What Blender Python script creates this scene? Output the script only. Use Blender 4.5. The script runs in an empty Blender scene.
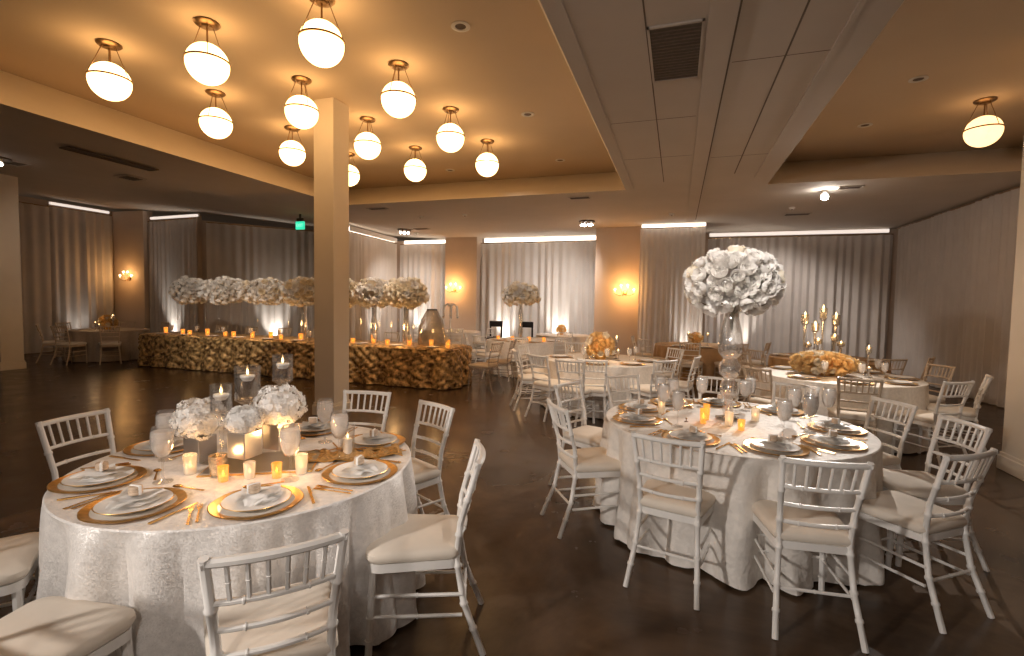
import bpy, bmesh, math, random
from mathutils import Vector, Matrix
random.seed(7)
PI = math.pi
scene = bpy.context.scene
COL = scene.collection
R = math.radians

# ---------------------------------------------------------------- camera
cam_d = bpy.data.cameras.new('camera')
cam = bpy.data.objects.new('camera', cam_d); COL.objects.link(cam)
cam_d.sensor_fit = 'HORIZONTAL'; cam_d.sensor_width = 36.0; cam_d.lens = 496 / 1024 * 36
cam_d.clip_start = 0.02; cam_d.clip_end = 200
yaw, pit, rol = R(18.42), R(3.02), R(.965)
F = Vector((-math.sin(yaw)*math.cos(pit), math.cos(yaw)*math.cos(pit), -math.sin(pit)))
R0 = Vector((math.cos(yaw), math.sin(yaw), 0)); U0 = R0.cross(F)
RX = R0*math.cos(rol) + U0*math.sin(rol); UX = -R0*math.sin(rol) + U0*math.cos(rol)
cam.matrix_world = Matrix(((RX.x, UX.x, -F.x, 0), (RX.y, UX.y, -F.y, 0), (RX.z, UX.z, -F.z, 1.657), (0, 0, 0, 1)))
scene.camera = cam

# ---------------------------------------------------------------- colour management + world
vs = scene.view_settings
vs.view_transform = 'Standard'; vs.look = 'None'; vs.gamma = 1.0; vs.use_curve_mapping = False
vs.exposure = 0.15
world = bpy.data.worlds.new('world'); scene.world = world
world.use_nodes = True
world.node_tree.nodes['Background'].inputs[0].default_value = (1.0, .78, .6, 1)
world.node_tree.nodes['Background'].inputs[1].default_value = 0.075

# ---------------------------------------------------------------- lamps (no fixture of their own in view)
def aim(o, target):
    d = Vector(target) - o.location
    o.rotation_euler = d.to_track_quat('-Z', 'Y').to_euler()
def spot(name, loc, target, power, col=(1, .9, .8), size=60, blend=.6, radius=.04):
    l = bpy.data.lights.new(name, 'SPOT'); l.energy = power; l.color = col
    l.spot_size = R(size); l.spot_blend = blend; l.shadow_soft_size = radius
    o = bpy.data.objects.new(name, l); COL.objects.link(o); o.location = loc; aim(o, target); return o
# the photographer's flash, high and to the left of the camera
spot('flash', (-3.3, -1.6, 2.5), (.3, 3.9, .75), 430, (1, .92, .85), 75, 1.0, .12)
spot('camera_fill', (-.5, -.9, 2.2), (-.6, 3.0, .6), 85, (1, .90, .82), 100, 1.0, .15)  # added fill near the camera, brightens chair backs facing it
spot('added_floor_beam', (-2.17, 7.08, 4.37), (-2.2, 6.3, 0), 230, (1, .80, .60), 85, 1.0, .05)  # added beam at an unlit downlight, brightens the middle floor
# spots of the two small ceiling clusters and an added fill spot that wash the far end of the room
spot('cluster_beam', (-2.25, 12.5, 3.55), (-4.0, 15.0, 1.3), 300, (1, .92, .86), 84, 1, .15)
spot('cluster_beam', (-7.85, 13.1, 3.6), (-8.7, 14.9, 1.2), 170, (1, .92, .86), 90, 1, .15)
spot('cluster_beam', (-11.3, 5.6, 3.8), (-15.0, 10.6, 1), 30, (1, .82, .66), 80, .7, .15)
spot('back_fill_spot', (2.2, 12.9, 3.68), (2.0, 14.6, 0), 260, (1, .92, .86), 120, .6, .1)  # added fill for the far end, no such can modelled
spot('unseen_spot', (-8.6, 5.4, 3.7), (-9.4, 8.8, 1.7), 330, (1, .88, .76), 62, .9, .06)  # added unseen spots from here on, brighten flower row and farther tables
spot('unseen_spot', (-4.0, 6.9, 4.3), (-5.9, 8.8, 1.6), 330, (1, .90, .80), 42, .9, .06)
spot('unseen_spot', (-2.6, 6.6, 4.35), (-3.5, 11.2, 1.3), 330, (1, .92, .84), 50, .9, .06)
spot('unseen_spot', (-.2, 5.0, 3.7), (-1.1, 7.9, .8), 210, (1, .90, .80), 45, .9, .06)
spot('unseen_spot', (2.6, 5.0, 4.3), (2.1, 7.5, .8), 120, (1, .85, .68), 50, .9, .06)
# unseen pin spots inferred for the two near tables
spot('unseen_spot', (2.4, 7.2, 4.2), (.41, 4.2, 1.3), 330, (1, .93, .87), 30, .9, .05)
spot('unseen_spot', (1.2, 1.0, 3.7), (-2.1, 2.15, .85), 190, (1, .92, .86), 28, 1.0, .05)
spot('unseen_spot', (-.3, 1.3, 3.7), (.41, 4.15, 1.85), 560, (1, .93, .87), 17, .9, .05)

# ---------------------------------------------------------------- materials
MATS = {}
def mat(name, col, rough=.6, metal=0, emis=None, es=0, noise=0, nscale=8, bump=0, bscale=60, col2=None, spec=.5, trans=0, kind=None, detail=3):
    if name in MATS: return MATS[name]
    m = bpy.data.materials.new(name); m.use_nodes = True
    nt = m.node_tree; n = nt.nodes; b = n['Principled BSDF']
    b.inputs['Base Color'].default_value = (*col, 1)
    b.inputs['Roughness'].default_value = rough
    b.inputs['Metallic'].default_value = metal
    b.inputs['Specular IOR Level'].default_value = spec
    tc = n.new('ShaderNodeTexCoord')
    if emis:
        b.inputs['Emission Color'].default_value = (*emis, 1); b.inputs['Emission Strength'].default_value = es
    if noise or col2:
        nz = n.new('ShaderNodeTexNoise'); nz.inputs['Scale'].default_value = nscale; nz.inputs['Detail'].default_value = detail
        nt.links.new(tc.outputs['Object'], nz.inputs['Vector'])
        cr = n.new('ShaderNodeValToRGB')
        c2 = col2 or tuple(max(0, c*(1-noise)) for c in col)
        cr.color_ramp.elements[0].position = .35; cr.color_ramp.elements[1].position = .65
        cr.color_ramp.elements[0].color = (*c2, 1); cr.color_ramp.elements[1].color = (*col, 1)
        nt.links.new(nz.outputs['Fac'], cr.inputs['Fac']); nt.links.new(cr.outputs['Color'], b.inputs['Base Color'])
    if bump:
        nb = n.new('ShaderNodeTexNoise'); nb.inputs['Scale'].default_value = bscale; nb.inputs['Detail'].default_value = 2
        nt.links.new(tc.outputs['Object'], nb.inputs['Vector'])
        bp = n.new('ShaderNodeBump'); bp.inputs['Strength'].default_value = bump; bp.inputs['Distance'].default_value = .01
        nt.links.new(nb.outputs['Fac'], bp.inputs['Height']); nt.links.new(bp.outputs['Normal'], b.inputs['Normal'])
    if trans:       # thin cloth or petals: let some light through
        out = n['Material Output']; tr = n.new('ShaderNodeBsdfTranslucent'); tr.inputs[0].default_value = (*col, 1)
        mx = n.new('ShaderNodeMixShader'); mx.inputs[0].default_value = trans
        nt.links.new(b.outputs[0], mx.inputs[1]); nt.links.new(tr.outputs[0], mx.inputs[2]); nt.links.new(mx.outputs[0], out.inputs[0])
    MATS[name] = m
    return m
def glassm(name, col=(1, 1, 1), milk=.1, milkcol=(.9, .88, .86), gloss=.14, emis=None, es=0):
    """thin glass: mostly clear, a glossy skin by Fresnel, a little milky body"""
    m = bpy.data.materials.new(name); m.use_nodes = True; nt = m.node_tree; n = nt.nodes
    n.remove(n['Principled BSDF']); out = n['Material Output']
    tr = n.new('ShaderNodeBsdfTransparent'); tr.inputs[0].default_value = (*col, 1)
    gl = n.new('ShaderNodeBsdfGlossy'); gl.inputs['Roughness'].default_value = .06
    df = n.new('ShaderNodeBsdfDiffuse'); df.inputs[0].default_value = (*milkcol, 1)
    fr = n.new('ShaderNodeLayerWeight'); fr.inputs[0].default_value = .35
    mu = n.new('ShaderNodeMath'); mu.operation = 'MULTIPLY_ADD'; mu.inputs[1].default_value = .38; mu.inputs[2].default_value = gloss*.4; mu.use_clamp = True
    nt.links.new(fr.outputs['Facing'], mu.inputs[0])
    tl = n.new('ShaderNodeBsdfTranslucent'); tl.inputs[0].default_value = (*milkcol, 1)
    m0 = n.new('ShaderNodeMixShader'); m0.inputs[0].default_value = .45; nt.links.new(df.outputs[0], m0.inputs[1]); nt.links.new(tl.outputs[0], m0.inputs[2])
    m1 = n.new('ShaderNodeMixShader'); m1.inputs[0].default_value = milk
    nt.links.new(tr.outputs[0], m1.inputs[1]); nt.links.new(m0.outputs[0], m1.inputs[2])
    m2 = n.new('ShaderNodeMixShader')
    nt.links.new(mu.outputs[0], m2.inputs[0]); nt.links.new(m1.outputs[0], m2.inputs[1]); nt.links.new(gl.outputs[0], m2.inputs[2])
    last = m2
    if emis:
        e = n.new('ShaderNodeEmission'); e.inputs[0].default_value = (*emis, 1); e.inputs[1].default_value = es
        ad = n.new('ShaderNodeAddShader'); nt.links.new(m2.outputs[0], ad.inputs[0]); nt.links.new(e.outputs[0], ad.inputs[1]); last = ad
    nt.links.new(last.outputs[0], out.inputs[0])
    return m

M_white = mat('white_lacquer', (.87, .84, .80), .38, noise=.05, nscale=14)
M_champ = mat('champagne_and_lit_tan', (.62, .49, .36), .4, noise=.1, nscale=14)  # far gold chairs' own tan; elsewhere warm light put into white chairs' colour
M_cush = mat('cream_cushion', (.84, .75, .64), .8, noise=.06, nscale=9, bump=.04, bscale=90)
M_dark = mat('dark_fabric', (.012, .009, .008), .8, noise=.3, bump=.1)
M_clear = glassm('clear_acrylic', (.93, .9, .87), .22, (.8, .7, .6))
M_ceil = mat('ceiling_paint', (.56, .49, .42), .85, noise=.05, nscale=1.5, bump=.03, bscale=40)
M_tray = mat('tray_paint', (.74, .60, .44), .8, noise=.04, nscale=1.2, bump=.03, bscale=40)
M_wall = mat('warm_wall_paint', (.62, .50, .40), .8, noise=.05, nscale=2, bump=.04, bscale=50)
M_tray_side = mat('cream_tray_side', (.88, .79, .66), .8, noise=.03, nscale=2, bump=.03, bscale=40)  # tray sides, paler than the tray top
M_col = mat('column_paint', (.86, .77, .65), .7, noise=.05, nscale=2, bump=.03, bscale=50)
M_seam = mat('ceiling_seam', (.16, .12, .09), .9, noise=.1)
M_grille = mat('grille_metal', (.10, .072, .05), .7, noise=.2, nscale=40)
M_vent = mat('vent_metal', (.14, .10, .075), .6, noise=.2, nscale=30)
M_brass = mat('aged_brass', (.35, .22, .11), .35, .9, noise=.15, nscale=20)
M_gold = mat('gold_flatware', (.83, .52, .20), .25, 1.0, noise=.1, nscale=30)
M_goldrim = mat('gold_rim', (.80, .47, .15), .3, .85, noise=.25, nscale=30)
M_china = mat('white_china', (.90, .88, .85), .3, noise=.03)
M_napkin = mat('white_napkin', (.93, .91, .88), .85, noise=.03)
M_favor = mat('favor_wrap', (.72, .55, .40), .6, noise=.3, nscale=30)
M_petal = mat('white_petal', (.95, .92, .88), .6, noise=.08, nscale=12, trans=.25)
M_cream = mat('cream_petal', (.95, .87, .72), .6, noise=.1, nscale=12, trans=.25)
M_goldpetal = mat('golden_petal', (.90, .64, .30), .6, noise=.2, nscale=12, trans=.25)
M_leaf = mat('dry_foliage', (.20, .14, .07), .8, noise=.4, nscale=20)
M_globe = mat('globe_glass', (.9, .9, .85), .3, emis=(1, .58, .235), es=6.5)
M_globe2 = mat('mottled_globe_glass', (.9, .8, .65), .3, emis=(1, .56, .24), es=2.4, noise=.5, nscale=9)
M_bulb = mat('candle_bulb', (1, .9, .7), .3, emis=(1, .66, .32), es=14)
M_flame = mat('candle_flame', (1, .8, .5), .3, emis=(1, .62, .25), es=8)
M_led = mat('led_diffuser', (.9, .9, .9), .4, emis=(1, .88, .74), es=2.6)
M_led_dim = mat('dim_led_diffuser', (.9, .9, .9), .4, emis=(1, .86, .76), es=.75)
M_ledpt = mat('led_point', (.9, .9, .9), .4, emis=(1, .94, .86), es=25)
M_wax = mat('white_wax', (.92, .88, .82), .5, noise=.03)
M_water = glassm('water', (.96, .96, .97), .015)
M_glass = glassm('clear_glass', (.98, .975, .97), .025)
M_ice = glassm('iced_water_glass', (.95, .93, .92), .80, (.97, .96, .95), .02)
M_crystal = glassm('cut_crystal', (.96, .95, .94), .14, (.95, .93, .9), .9)
M_smoke = glassm('smoky_glass', (.86, .84, .82), .22, (.60, .56, .52))
M_amber = glassm('amber_votive_glass', (1, .72, .35), .25, (.8, .45, .12), .3, (1, .42, .08), .35)
M_warmvot = glassm('frosted_votive_glass', (1, .93, .82), .5, (.9, .86, .80), .3, (1, .7, .38), .08)
M_mercury = mat('mercury_glass', (.75, .6, .42), .2, .8, noise=.5, nscale=35, bump=.5, bscale=80)
M_mirror = mat('mirror_silver', (.55, .52, .5), .3, .95, noise=.1)
M_exit = mat('exit_green', (.1, .8, .5), .5, emis=(.03, .75, .42), es=1.0)
M_par = mat('black_lamp_housing', (.03, .025, .02), .5, noise=.2)

def cloth_mat(name, col, sparkle=0, col2=None, nscale=30, metal=0, rough=.6, bump=.5, bscale=60):
    m = mat(name, col, rough, metal, noise=.12, nscale=nscale, bump=bump, bscale=bscale, col2=col2)
    if sparkle:
        nt = m.node_tree; n = nt.nodes; b = n['Principled BSDF']
        vo = n.new('ShaderNodeTexVoronoi'); vo.inputs['Scale'].default_value = 260
        tc = [x for x in n if x.type == 'TEX_COORD'][0]; nt.links.new(tc.outputs['Object'], vo.inputs['Vector'])
        sub = n.new('ShaderNodeVectorMath'); sub.operation = 'SUBTRACT'; sub.inputs[1].default_value = (.5, .5, .5)
        nt.links.new(vo.outputs['Color'], sub.inputs[0])
        sc = n.new('ShaderNodeVectorMath'); sc.operation = 'SCALE'; sc.inputs['Scale'].default_value = sparkle
        nt.links.new(sub.outputs[0], sc.inputs[0])
        ge = n.new('ShaderNodeNewGeometry'); ad = n.new('ShaderNodeVectorMath'); ad.operation = 'ADD'
        nt.links.new(ge.outputs['Normal'], ad.inputs[0]); nt.links.new(sc.outputs[0], ad.inputs[1])
        no = n.new('ShaderNodeVectorMath'); no.operation = 'NORMALIZE'; nt.links.new(ad.outputs[0], no.inputs[0])
        nt.links.new(no.outputs[0], b.inputs['Normal'])
    return m
M_sequin = cloth_mat('white_sequin_cloth', (.88, .84, .80), .45, metal=.12, rough=.45, bump=.2)
M_damask = cloth_mat('white_textured_cloth', (.84, .79, .73), 0, nscale=18, bump=.8, bscale=28)
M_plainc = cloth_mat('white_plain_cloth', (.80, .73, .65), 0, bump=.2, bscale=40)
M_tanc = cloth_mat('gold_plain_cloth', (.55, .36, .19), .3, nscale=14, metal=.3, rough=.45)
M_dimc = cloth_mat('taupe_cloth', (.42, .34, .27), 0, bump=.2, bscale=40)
M_rosette = cloth_mat('gold_rosette_cloth', (.90, .60, .26), .6, col2=(.12, .058, .02), nscale=13, metal=.35, rough=.42)
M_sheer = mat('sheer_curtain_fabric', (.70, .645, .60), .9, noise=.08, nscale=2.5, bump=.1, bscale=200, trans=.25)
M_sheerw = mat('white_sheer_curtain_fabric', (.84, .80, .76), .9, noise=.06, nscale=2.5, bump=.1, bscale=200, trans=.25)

# floor: stained, sealed concrete
M_floor = bpy.data.materials.new('stained_concrete'); M_floor.use_nodes = True
nt = M_floor.node_tree; n = nt.nodes; b = n['Principled BSDF']
tc = n.new('ShaderNodeTexCoord')
n1 = n.new('ShaderNodeTexNoise'); n1.inputs['Scale'].default_value = .9; n1.inputs['Detail'].default_value = 8; n1.inputs['Roughness'].default_value = .65; n1.inputs['Distortion'].default_value = .6
nt.links.new(tc.outputs['Object'], n1.inputs['Vector'])
cr = n.new('ShaderNodeValToRGB'); cr.color_ramp.elements[0].position = .3; cr.color_ramp.elements[1].position = .7
cr.color_ramp.elements[0].color = (.034, .021, .013, 1); cr.color_ramp.elements[1].color = (.145, .092, .056, 1)
nt.links.new(n1.outputs['Fac'], cr.inputs['Fac']); nt.links.new(cr.outputs['Color'], b.inputs['Base Color'])
n2 = n.new('ShaderNodeTexNoise'); n2.inputs['Scale'].default_value = 3; n2.inputs['Detail'].default_value = 5
nt.links.new(tc.outputs['Object'], n2.inputs['Vector'])
mr = n.new('ShaderNodeMapRange'); b.inputs['Specular IOR Level'].default_value = .32; mr.inputs['To Min'].default_value = .14; mr.inputs['To Max'].default_value = .34
nt.links.new(n2.outputs['Fac'], mr.inputs['Value']); nt.links.new(mr.outputs[0], b.inputs['Roughness'])
bp = n.new('ShaderNodeBump'); bp.inputs['Strength'].default_value = .08; bp.inputs['Distance'].default_value = .02
nt.links.new(n2.outputs['Fac'], bp.inputs['Height']); nt.links.new(bp.outputs['Normal'], b.inputs['Normal'])

# ---------------------------------------------------------------- mesh helpers
class MB:
    def __init__(s): s.bm = bmesh.new()
    def box(s, c, d, rz=0, bev=0):
        mt = Matrix.Translation(c) @ Matrix.Rotation(rz, 4, 'Z') @ Matrix.Diagonal((d[0], d[1], d[2], 1))
        r = bmesh.ops.create_cube(s.bm, size=1, matrix=mt)
        if bev:
            es = list({e for v in r['verts'] for e in v.link_edges})
            bmesh.ops.bevel(s.bm, geom=es, offset=bev, segments=2, affect='EDGES', profile=.5)
        return s
    def tube(s, pts, rad, seg=8, cap=True):
        pts = [Vector(p) for p in pts]
        if not hasattr(rad, '__len__'): rad = [rad]*len(pts)
        rings = []; up = Vector((.13, .31, .94))
        d0 = (pts[-1]-pts[0]).normalized() if (pts[-1]-pts[0]).length > 1e-6 else Vector((0, 0, 1))
        if abs(d0.dot(up)) > .9: up = Vector((1, .07, 0))
        for i, p in enumerate(pts):
            a = pts[max(0, i-1)]; c = pts[min(len(pts)-1, i+1)]; d = (c-a)
            d = d.normalized() if d.length > 1e-9 else d0
            x = d.cross(up).normalized(); y = d.cross(x).normalized()
            rings.append([s.bm.verts.new(p + (x*math.cos(t) + y*math.sin(t))*rad[i]) for t in [2*PI*k/seg for k in range(seg)]])
        for q in range(len(rings)-1):
            for k in range(seg):
                s.bm.faces.new((rings[q][k], rings[q][(k+1) % seg], rings[q+1][(k+1) % seg], rings[q+1][k]))
        if cap:
            s.bm.faces.new(rings[0][::-1]); s.bm.faces.new(rings[-1])
        return s
    def lathe(s, prof, c=(0, 0, 0), seg=20, mod=None):
        rings = []
        for (r, z) in prof:
            if r < 1e-5: rings.append([s.bm.verts.new((c[0], c[1], c[2]+z))]); continue
            rg = []
            for k in range(seg):
                t = 2*PI*k/seg; rr = r*(mod(t, z) if mod else 1)
                rg.append(s.bm.verts.new((c[0]+rr*math.cos(t), c[1]+rr*math.sin(t), c[2]+z)))
            rings.append(rg)
        for a, c2 in zip(rings, rings[1:]):
            if len(a) == 1 and len(c2) == 1: continue
            for k in range(seg):
                if len(a) == 1: s.bm.faces.new((a[0], c2[(k+1) % seg], c2[k]))
                elif len(c2) == 1: s.bm.faces.new((a[k], a[(k+1) % seg], c2[0]))
                else: s.bm.faces.new((a[k], a[(k+1) % seg], c2[(k+1) % seg], c2[k]))
        return s
    def sphere(s, c, r, sub=2, sc=(1, 1, 1)):
        mt = Matrix.Translation(c) @ Matrix.Diagonal((sc[0], sc[1], sc[2], 1))
        bmesh.ops.create_icosphere(s.bm, subdivisions=sub, radius=r, matrix=mt); return s
    def poly(s, pts):
        s.bm.faces.new([s.bm.verts.new(p) for p in pts]); return s
    def prism(s, pts, z0, z1):
        lo = [s.bm.verts.new((p[0], p[1], z0)) for p in pts]; hi = [s.bm.verts.new((p[0], p[1], z1)) for p in pts]
        s.bm.faces.new(lo[::-1]); s.bm.faces.new(hi); k = len(pts)
        for i in range(k): s.bm.faces.new((lo[i], lo[(i+1) % k], hi[(i+1) % k], hi[i]))
        return s
    def grid(s, fn, nu, nv, closeu=False):
        V = [[s.bm.verts.new(fn(i/nu, j/nv)) for i in range(nu if closeu else nu+1)] for j in range(nv+1)]
        for j in range(nv):
            for i in range(nu):
                i2 = (i+1) % nu if closeu else i+1
                s.bm.faces.new((V[j][i], V[j][i2], V[j+1][i2], V[j+1][i]))
        return V
    def mesh(s, name, m, smooth=True):
        bmesh.ops.recalc_face_normals(s.bm, faces=s.bm.faces)
        me = bpy.data.meshes.new(name); s.bm.to_mesh(me); s.bm.free()
        me.materials.append(m)
        if smooth:
            me.polygons.foreach_set('use_smooth', [True]*len(me.polygons))
            me.set_sharp_from_angle(angle=R(38))
        return me
def link(name, me, parent=None, loc=None, rz=None):
    o = bpy.data.objects.new(name, me); COL.objects.link(o)
    if parent: o.parent = parent
    if loc is not None: o.location = loc
    if rz is not None: o.rotation_euler[2] = rz
    return o
def obj(name, mb, m, parent=None, smooth=True, label=None):
    o = link(name, mb.mesh(name, m, smooth), parent)
    if label: o['label'] = label
    return o
def tag(o, label, cat, group=None, kind=None):
    o['label'] = label; o['category'] = cat
    if group: o['group'] = group
    if kind: o['kind'] = kind
    return o
def thing(name, label, cat, loc=(0, 0, 0), rz=0, group=None):
    o = bpy.data.objects.new(name, None); COL.objects.link(o); o.empty_display_size = .1
    o.location = loc; o.rotation_euler = (0, 0, rz)
    return tag(o, label, cat, group)
def struct(name, mb, m, smooth=False, parent=None):
    o = obj(name, mb, m, parent, smooth)
    if not parent: o['kind'] = 'structure'
    return o
def kids(o): return [c for c in bpy.data.objects if c.parent == o]
KIDS = {}
def copy_tree(o, parent=None):
    c = o.copy(); COL.objects.link(c)
    if parent: c.parent = parent
    if o.name not in KIDS: KIDS[o.name] = kids(o)
    for ch in KIDS[o.name]: copy_tree(ch, c)
    return c
def dup(o, loc, rz, label, group=None):
    c = copy_tree(o); c.location = loc; c.rotation_euler = (0, 0, rz); c['label'] = label
    if group: c['group'] = group
    return c
class Kind:
    """builds the first one when first placed, copies it afterwards"""
    def __init__(s, build): s.build = build; s.o = None
    def put(s, loc, rz, label, group=None, scale=None):
        if s.o is None:
            s.o = s.build(); o = s.o; o.location = loc; o.rotation_euler = (0, 0, rz); o['label'] = label
            if group: o['group'] = group
        else: o = dup(s.o, loc, rz, label, group)
        if scale: o.scale = scale if hasattr(scale, '__len__') else (scale,)*3
        elif s.o is not o: o.scale = (1, 1, 1)
        return o

# ================================================================ THE ROOM
ZL, ZH = 3.73, 4.4
zc = lambda X: ZL + max(0, -X - 7.1)*.068          # the ceiling left of the big tray rises slowly
struct('floor', MB().box((-6, 6.2, -.05), (26, 22, .1)), M_floor)

# low ceiling with two openings (trays)
LX0, LX1, LY0, LY1 = -7.1, -.97, -2.6, 9.34
RX0_, RX1_, RY1 = 1.38, 5.05, 9.5
mb = MB()
def cz(x, y): return (x, y, zc(x))
xs_l = [-18.4, -15, -12, -9.5, -7.1]
for a, c in zip(xs_l, xs_l[1:]): mb.poly([cz(a, -2.6), cz(c, -2.6), cz(c, 16.6), cz(a, 16.6)])
mb.poly([cz(-7.1, LY1), cz(LX1, LY1), cz(LX1, 16.6), cz(-7.1, 16.6)])
mb.poly([cz(LX1, -2.6), cz(RX0_, -2.6), cz(RX0_, 16.6), cz(LX1, 16.6)])
mb.poly([cz(RX0_, RY1), cz(RX1_, RY1), cz(RX1_, 16.6), cz(RX0_, 16.6)])
mb.poly([cz(RX1_, -2.6), cz(5.9, -2.6), cz(5.9, 16.6), cz(RX1_, 16.6)])
ceil = struct('ceiling', mb, M_ceil)
# trays: sloped sides and a high flat top
def tray(x0, x1, y0, y1, X0, X1, Y1, nm):
    mb = MB()
    mb.poly([(x0, y0, ZL), (x0, y1, ZL), (X0, Y1, ZH), (X0, y0, ZH)])
    mb.poly([(x1, y0, ZL), (x1, y1, ZL), (X1, Y1, ZH), (X1, y0, ZH)])
    mb.poly([(x0, y1, ZL), (x1, y1, ZL), (X1, Y1, ZH), (X0, Y1, ZH)])
    mb.poly([(x0, y0, ZL), (x1, y0, ZL), (X1, y0, ZH), (X0, y0, ZH)])
    struct(nm.replace('tray', 'tray_side'), mb, M_tray_side)
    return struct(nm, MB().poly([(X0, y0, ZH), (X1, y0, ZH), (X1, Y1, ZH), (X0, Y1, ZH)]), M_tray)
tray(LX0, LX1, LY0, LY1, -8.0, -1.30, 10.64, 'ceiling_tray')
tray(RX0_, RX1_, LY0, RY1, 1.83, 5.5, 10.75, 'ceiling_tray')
# bead along the left tray's edge, bulkhead seams and the shallow beam between the trays
def strip(nm, x0, x1, y0, y1, z, h, m): return struct(nm, MB().box(((x0+x1)/2, (y0+y1)/2, z-h/2+.002), (x1-x0, y1-y0, h)), m)
strip('trim_1', -.87, -.82, -2.6, 9.3, ZL, .02, M_ceil)
strip('trim_2', .14, .33, -2.6, 13.0, ZL, .05, M_ceil)
strip('trim_3', .33, .352, -2.6, 13.0, ZL, .004, M_seam)
strip('trim_4', 1.10, 1.14, -2.6, 8.9, ZL, .02, M_ceil)
strip('trim_5', .77, .785, -2.6, 8.6, ZL, .004, M_seam)
strip('trim_6', -.30, -.288, -2.6, 8.9, ZL, .004, M_seam)
for i, y in enumerate((2.9, 5.9, 7.4)): strip('trim_%d' % (7+i), -.8, .12, y, y+.01, ZL, .003, M_seam)
for i, y in enumerate((4.7, 7.6)): strip('trim_%d' % (10+i), .37, 1.1, y, y+.01, ZL, .003, M_seam)

# walls (runs of plan points, thickness outward)
def wall(nm, a, b_, z1, th=.14, m=M_wall, z0=0, side=1):
    a = Vector((*a, 0)); b_ = Vector((*b_, 0)); d = (b_-a).normalized(); nn = Vector((-d.y, d.x, 0))*th*side
    pts = [a, b_, b_+nn, a+nn]
    return struct(nm, MB().prism([(p.x, p.y) for p in pts], z0, z1), m)
wall('wall_right', (5.4, -2.6), (5.4, 16), 3.72, side=-1)
wall('wall_back', (-9.8, 15.45), (5.5, 15.45), 3.72)
wall('wall_back_left', (-9.65, 15.45), (-9.3, 12.15), 3.85, side=-1)
wall('wall_left_angled', (-13.75, 11.25), (-10.1, 15.6), 3.95)
wall('wall_left_niche', (-17.1, 11.45), (-13.7, 11.2), 4.1)
wall('wall_left', (-17.3, 4.8), (-17.3, 11.6), 4.35)
# pilasters with sconces
struct('trim_20', MB().box((-6.75, 15.12, ZL/2), (1.12, .5, ZL-.01)), M_wall)
struct('trim_21', MB().box((-1.55, 14.55, ZL/2), (1.30, 1.5, ZL-.01)), M_wall)
struct('trim_22', MB().box((-16.5, 11.25, 2.15), (1.35, .3, 4.3)), M_wall)
# boxed-out wall between the trays' ends (carries the narrow bright curtain)
struct('wall_centre', MB().box((-.17, 14.4, ZL/2), (1.55, 1.9, ZL-.02)), M_wall)

def pillar(name, x, y, w, d, z1, label):
    t = thing(name, label, 'column', (x, y, 0))
    obj('shaft', MB().box((0, 0, z1/2), (w, d, z1), bev=.006), M_col, t, False)
    b2 = MB().box((0, 0, .075), (w+.05, d+.05, .15), bev=.008).box((0, 0, .165), (w+.025, d+.025, .04), bev=.008)
    obj('base_moulding', b2, M_col, t, False)
    return t
pillar('column', -4.70, 5.93, .33, .34, ZH-.002, 'square beige column rising from floor to the tray ceiling between the globe lamps')
pillar('column', 3.46, 6.22, .40, .52, ZH-.002, 'square beige column at the right edge, behind the near right chairs')
pillar('column', -13.95, 6.75, .55, .40, zc(-13.95)-.01, 'dim square column at the far left edge of the room')

# ---------------------------------------------------------------- curtains
def curtain(name, a, b_, z0, z1, label, m=M_sheer, depth=.05, per=.16, group=None):
    a = Vector((*a, 0)); b_ = Vector((*b_, 0)); L = (b_-a).length; d = (b_-a).normalized(); nn = Vector((d.y, -d.x, 0))
    rnd = random.Random(hash((round(a.x, 2), round(a.y, 2))) & 0xffff)
    ph = [rnd.uniform(0, 6.28) for _ in range(6)]
    nu = max(12, int(L/per*7))
    base = Vector(((a.x+b_.x)/2, (a.y+b_.y)/2, z0))
    def f(u, v):
        s_ = u*L
        w = math.sin(2*PI*s_/per+ph[0]+.8*math.sin(2*PI*s_/(per*5)+ph[1])) + .5*math.sin(2*PI*s_/(per*2.7)+ph[2]) + .9*math.sin(2*PI*s_/(per*8)+ph[3])
        w += .25*math.sin(2*PI*s_/(per*1.7)+ph[4]+v*1.5)
        k = depth*(.6+.4*(1-v))
        p = a + d*s_ + nn*(w*k*.5)
        return (p.x-base.x, p.y-base.y, v*(z1-z0))
    mb = MB(); mb.grid(f, nu, 10)
    t = thing(name, label, 'curtain', base, 0, group)
    o = obj('drape', mb, m, t)
    q0 = a-base; q1 = b_-base; q0.z = q1.z = z1-z0+.01
    obj('rod', MB().tube([q0, q1], .014, 8), M_brass, t)
    return t
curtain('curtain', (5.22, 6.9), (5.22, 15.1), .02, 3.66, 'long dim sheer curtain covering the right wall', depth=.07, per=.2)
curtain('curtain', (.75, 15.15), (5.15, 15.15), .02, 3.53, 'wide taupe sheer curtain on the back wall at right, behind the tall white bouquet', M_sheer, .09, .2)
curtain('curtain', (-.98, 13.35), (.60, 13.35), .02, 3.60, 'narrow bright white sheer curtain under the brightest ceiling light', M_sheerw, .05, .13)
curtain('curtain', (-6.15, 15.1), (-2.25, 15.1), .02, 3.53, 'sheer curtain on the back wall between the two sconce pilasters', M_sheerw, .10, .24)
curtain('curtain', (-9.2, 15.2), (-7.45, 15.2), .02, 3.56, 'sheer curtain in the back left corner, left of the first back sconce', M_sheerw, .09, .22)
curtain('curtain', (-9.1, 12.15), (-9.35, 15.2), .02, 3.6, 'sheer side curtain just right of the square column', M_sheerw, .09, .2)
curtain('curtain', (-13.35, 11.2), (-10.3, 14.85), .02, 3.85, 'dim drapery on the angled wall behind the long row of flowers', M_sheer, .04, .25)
curtain('curtain', (-15.75, 11.2), (-13.5, 11.0), .02, 3.95, 'sheer curtain with a bright floor uplight, right of the left sconce', M_sheer, .06, .18)
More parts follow.
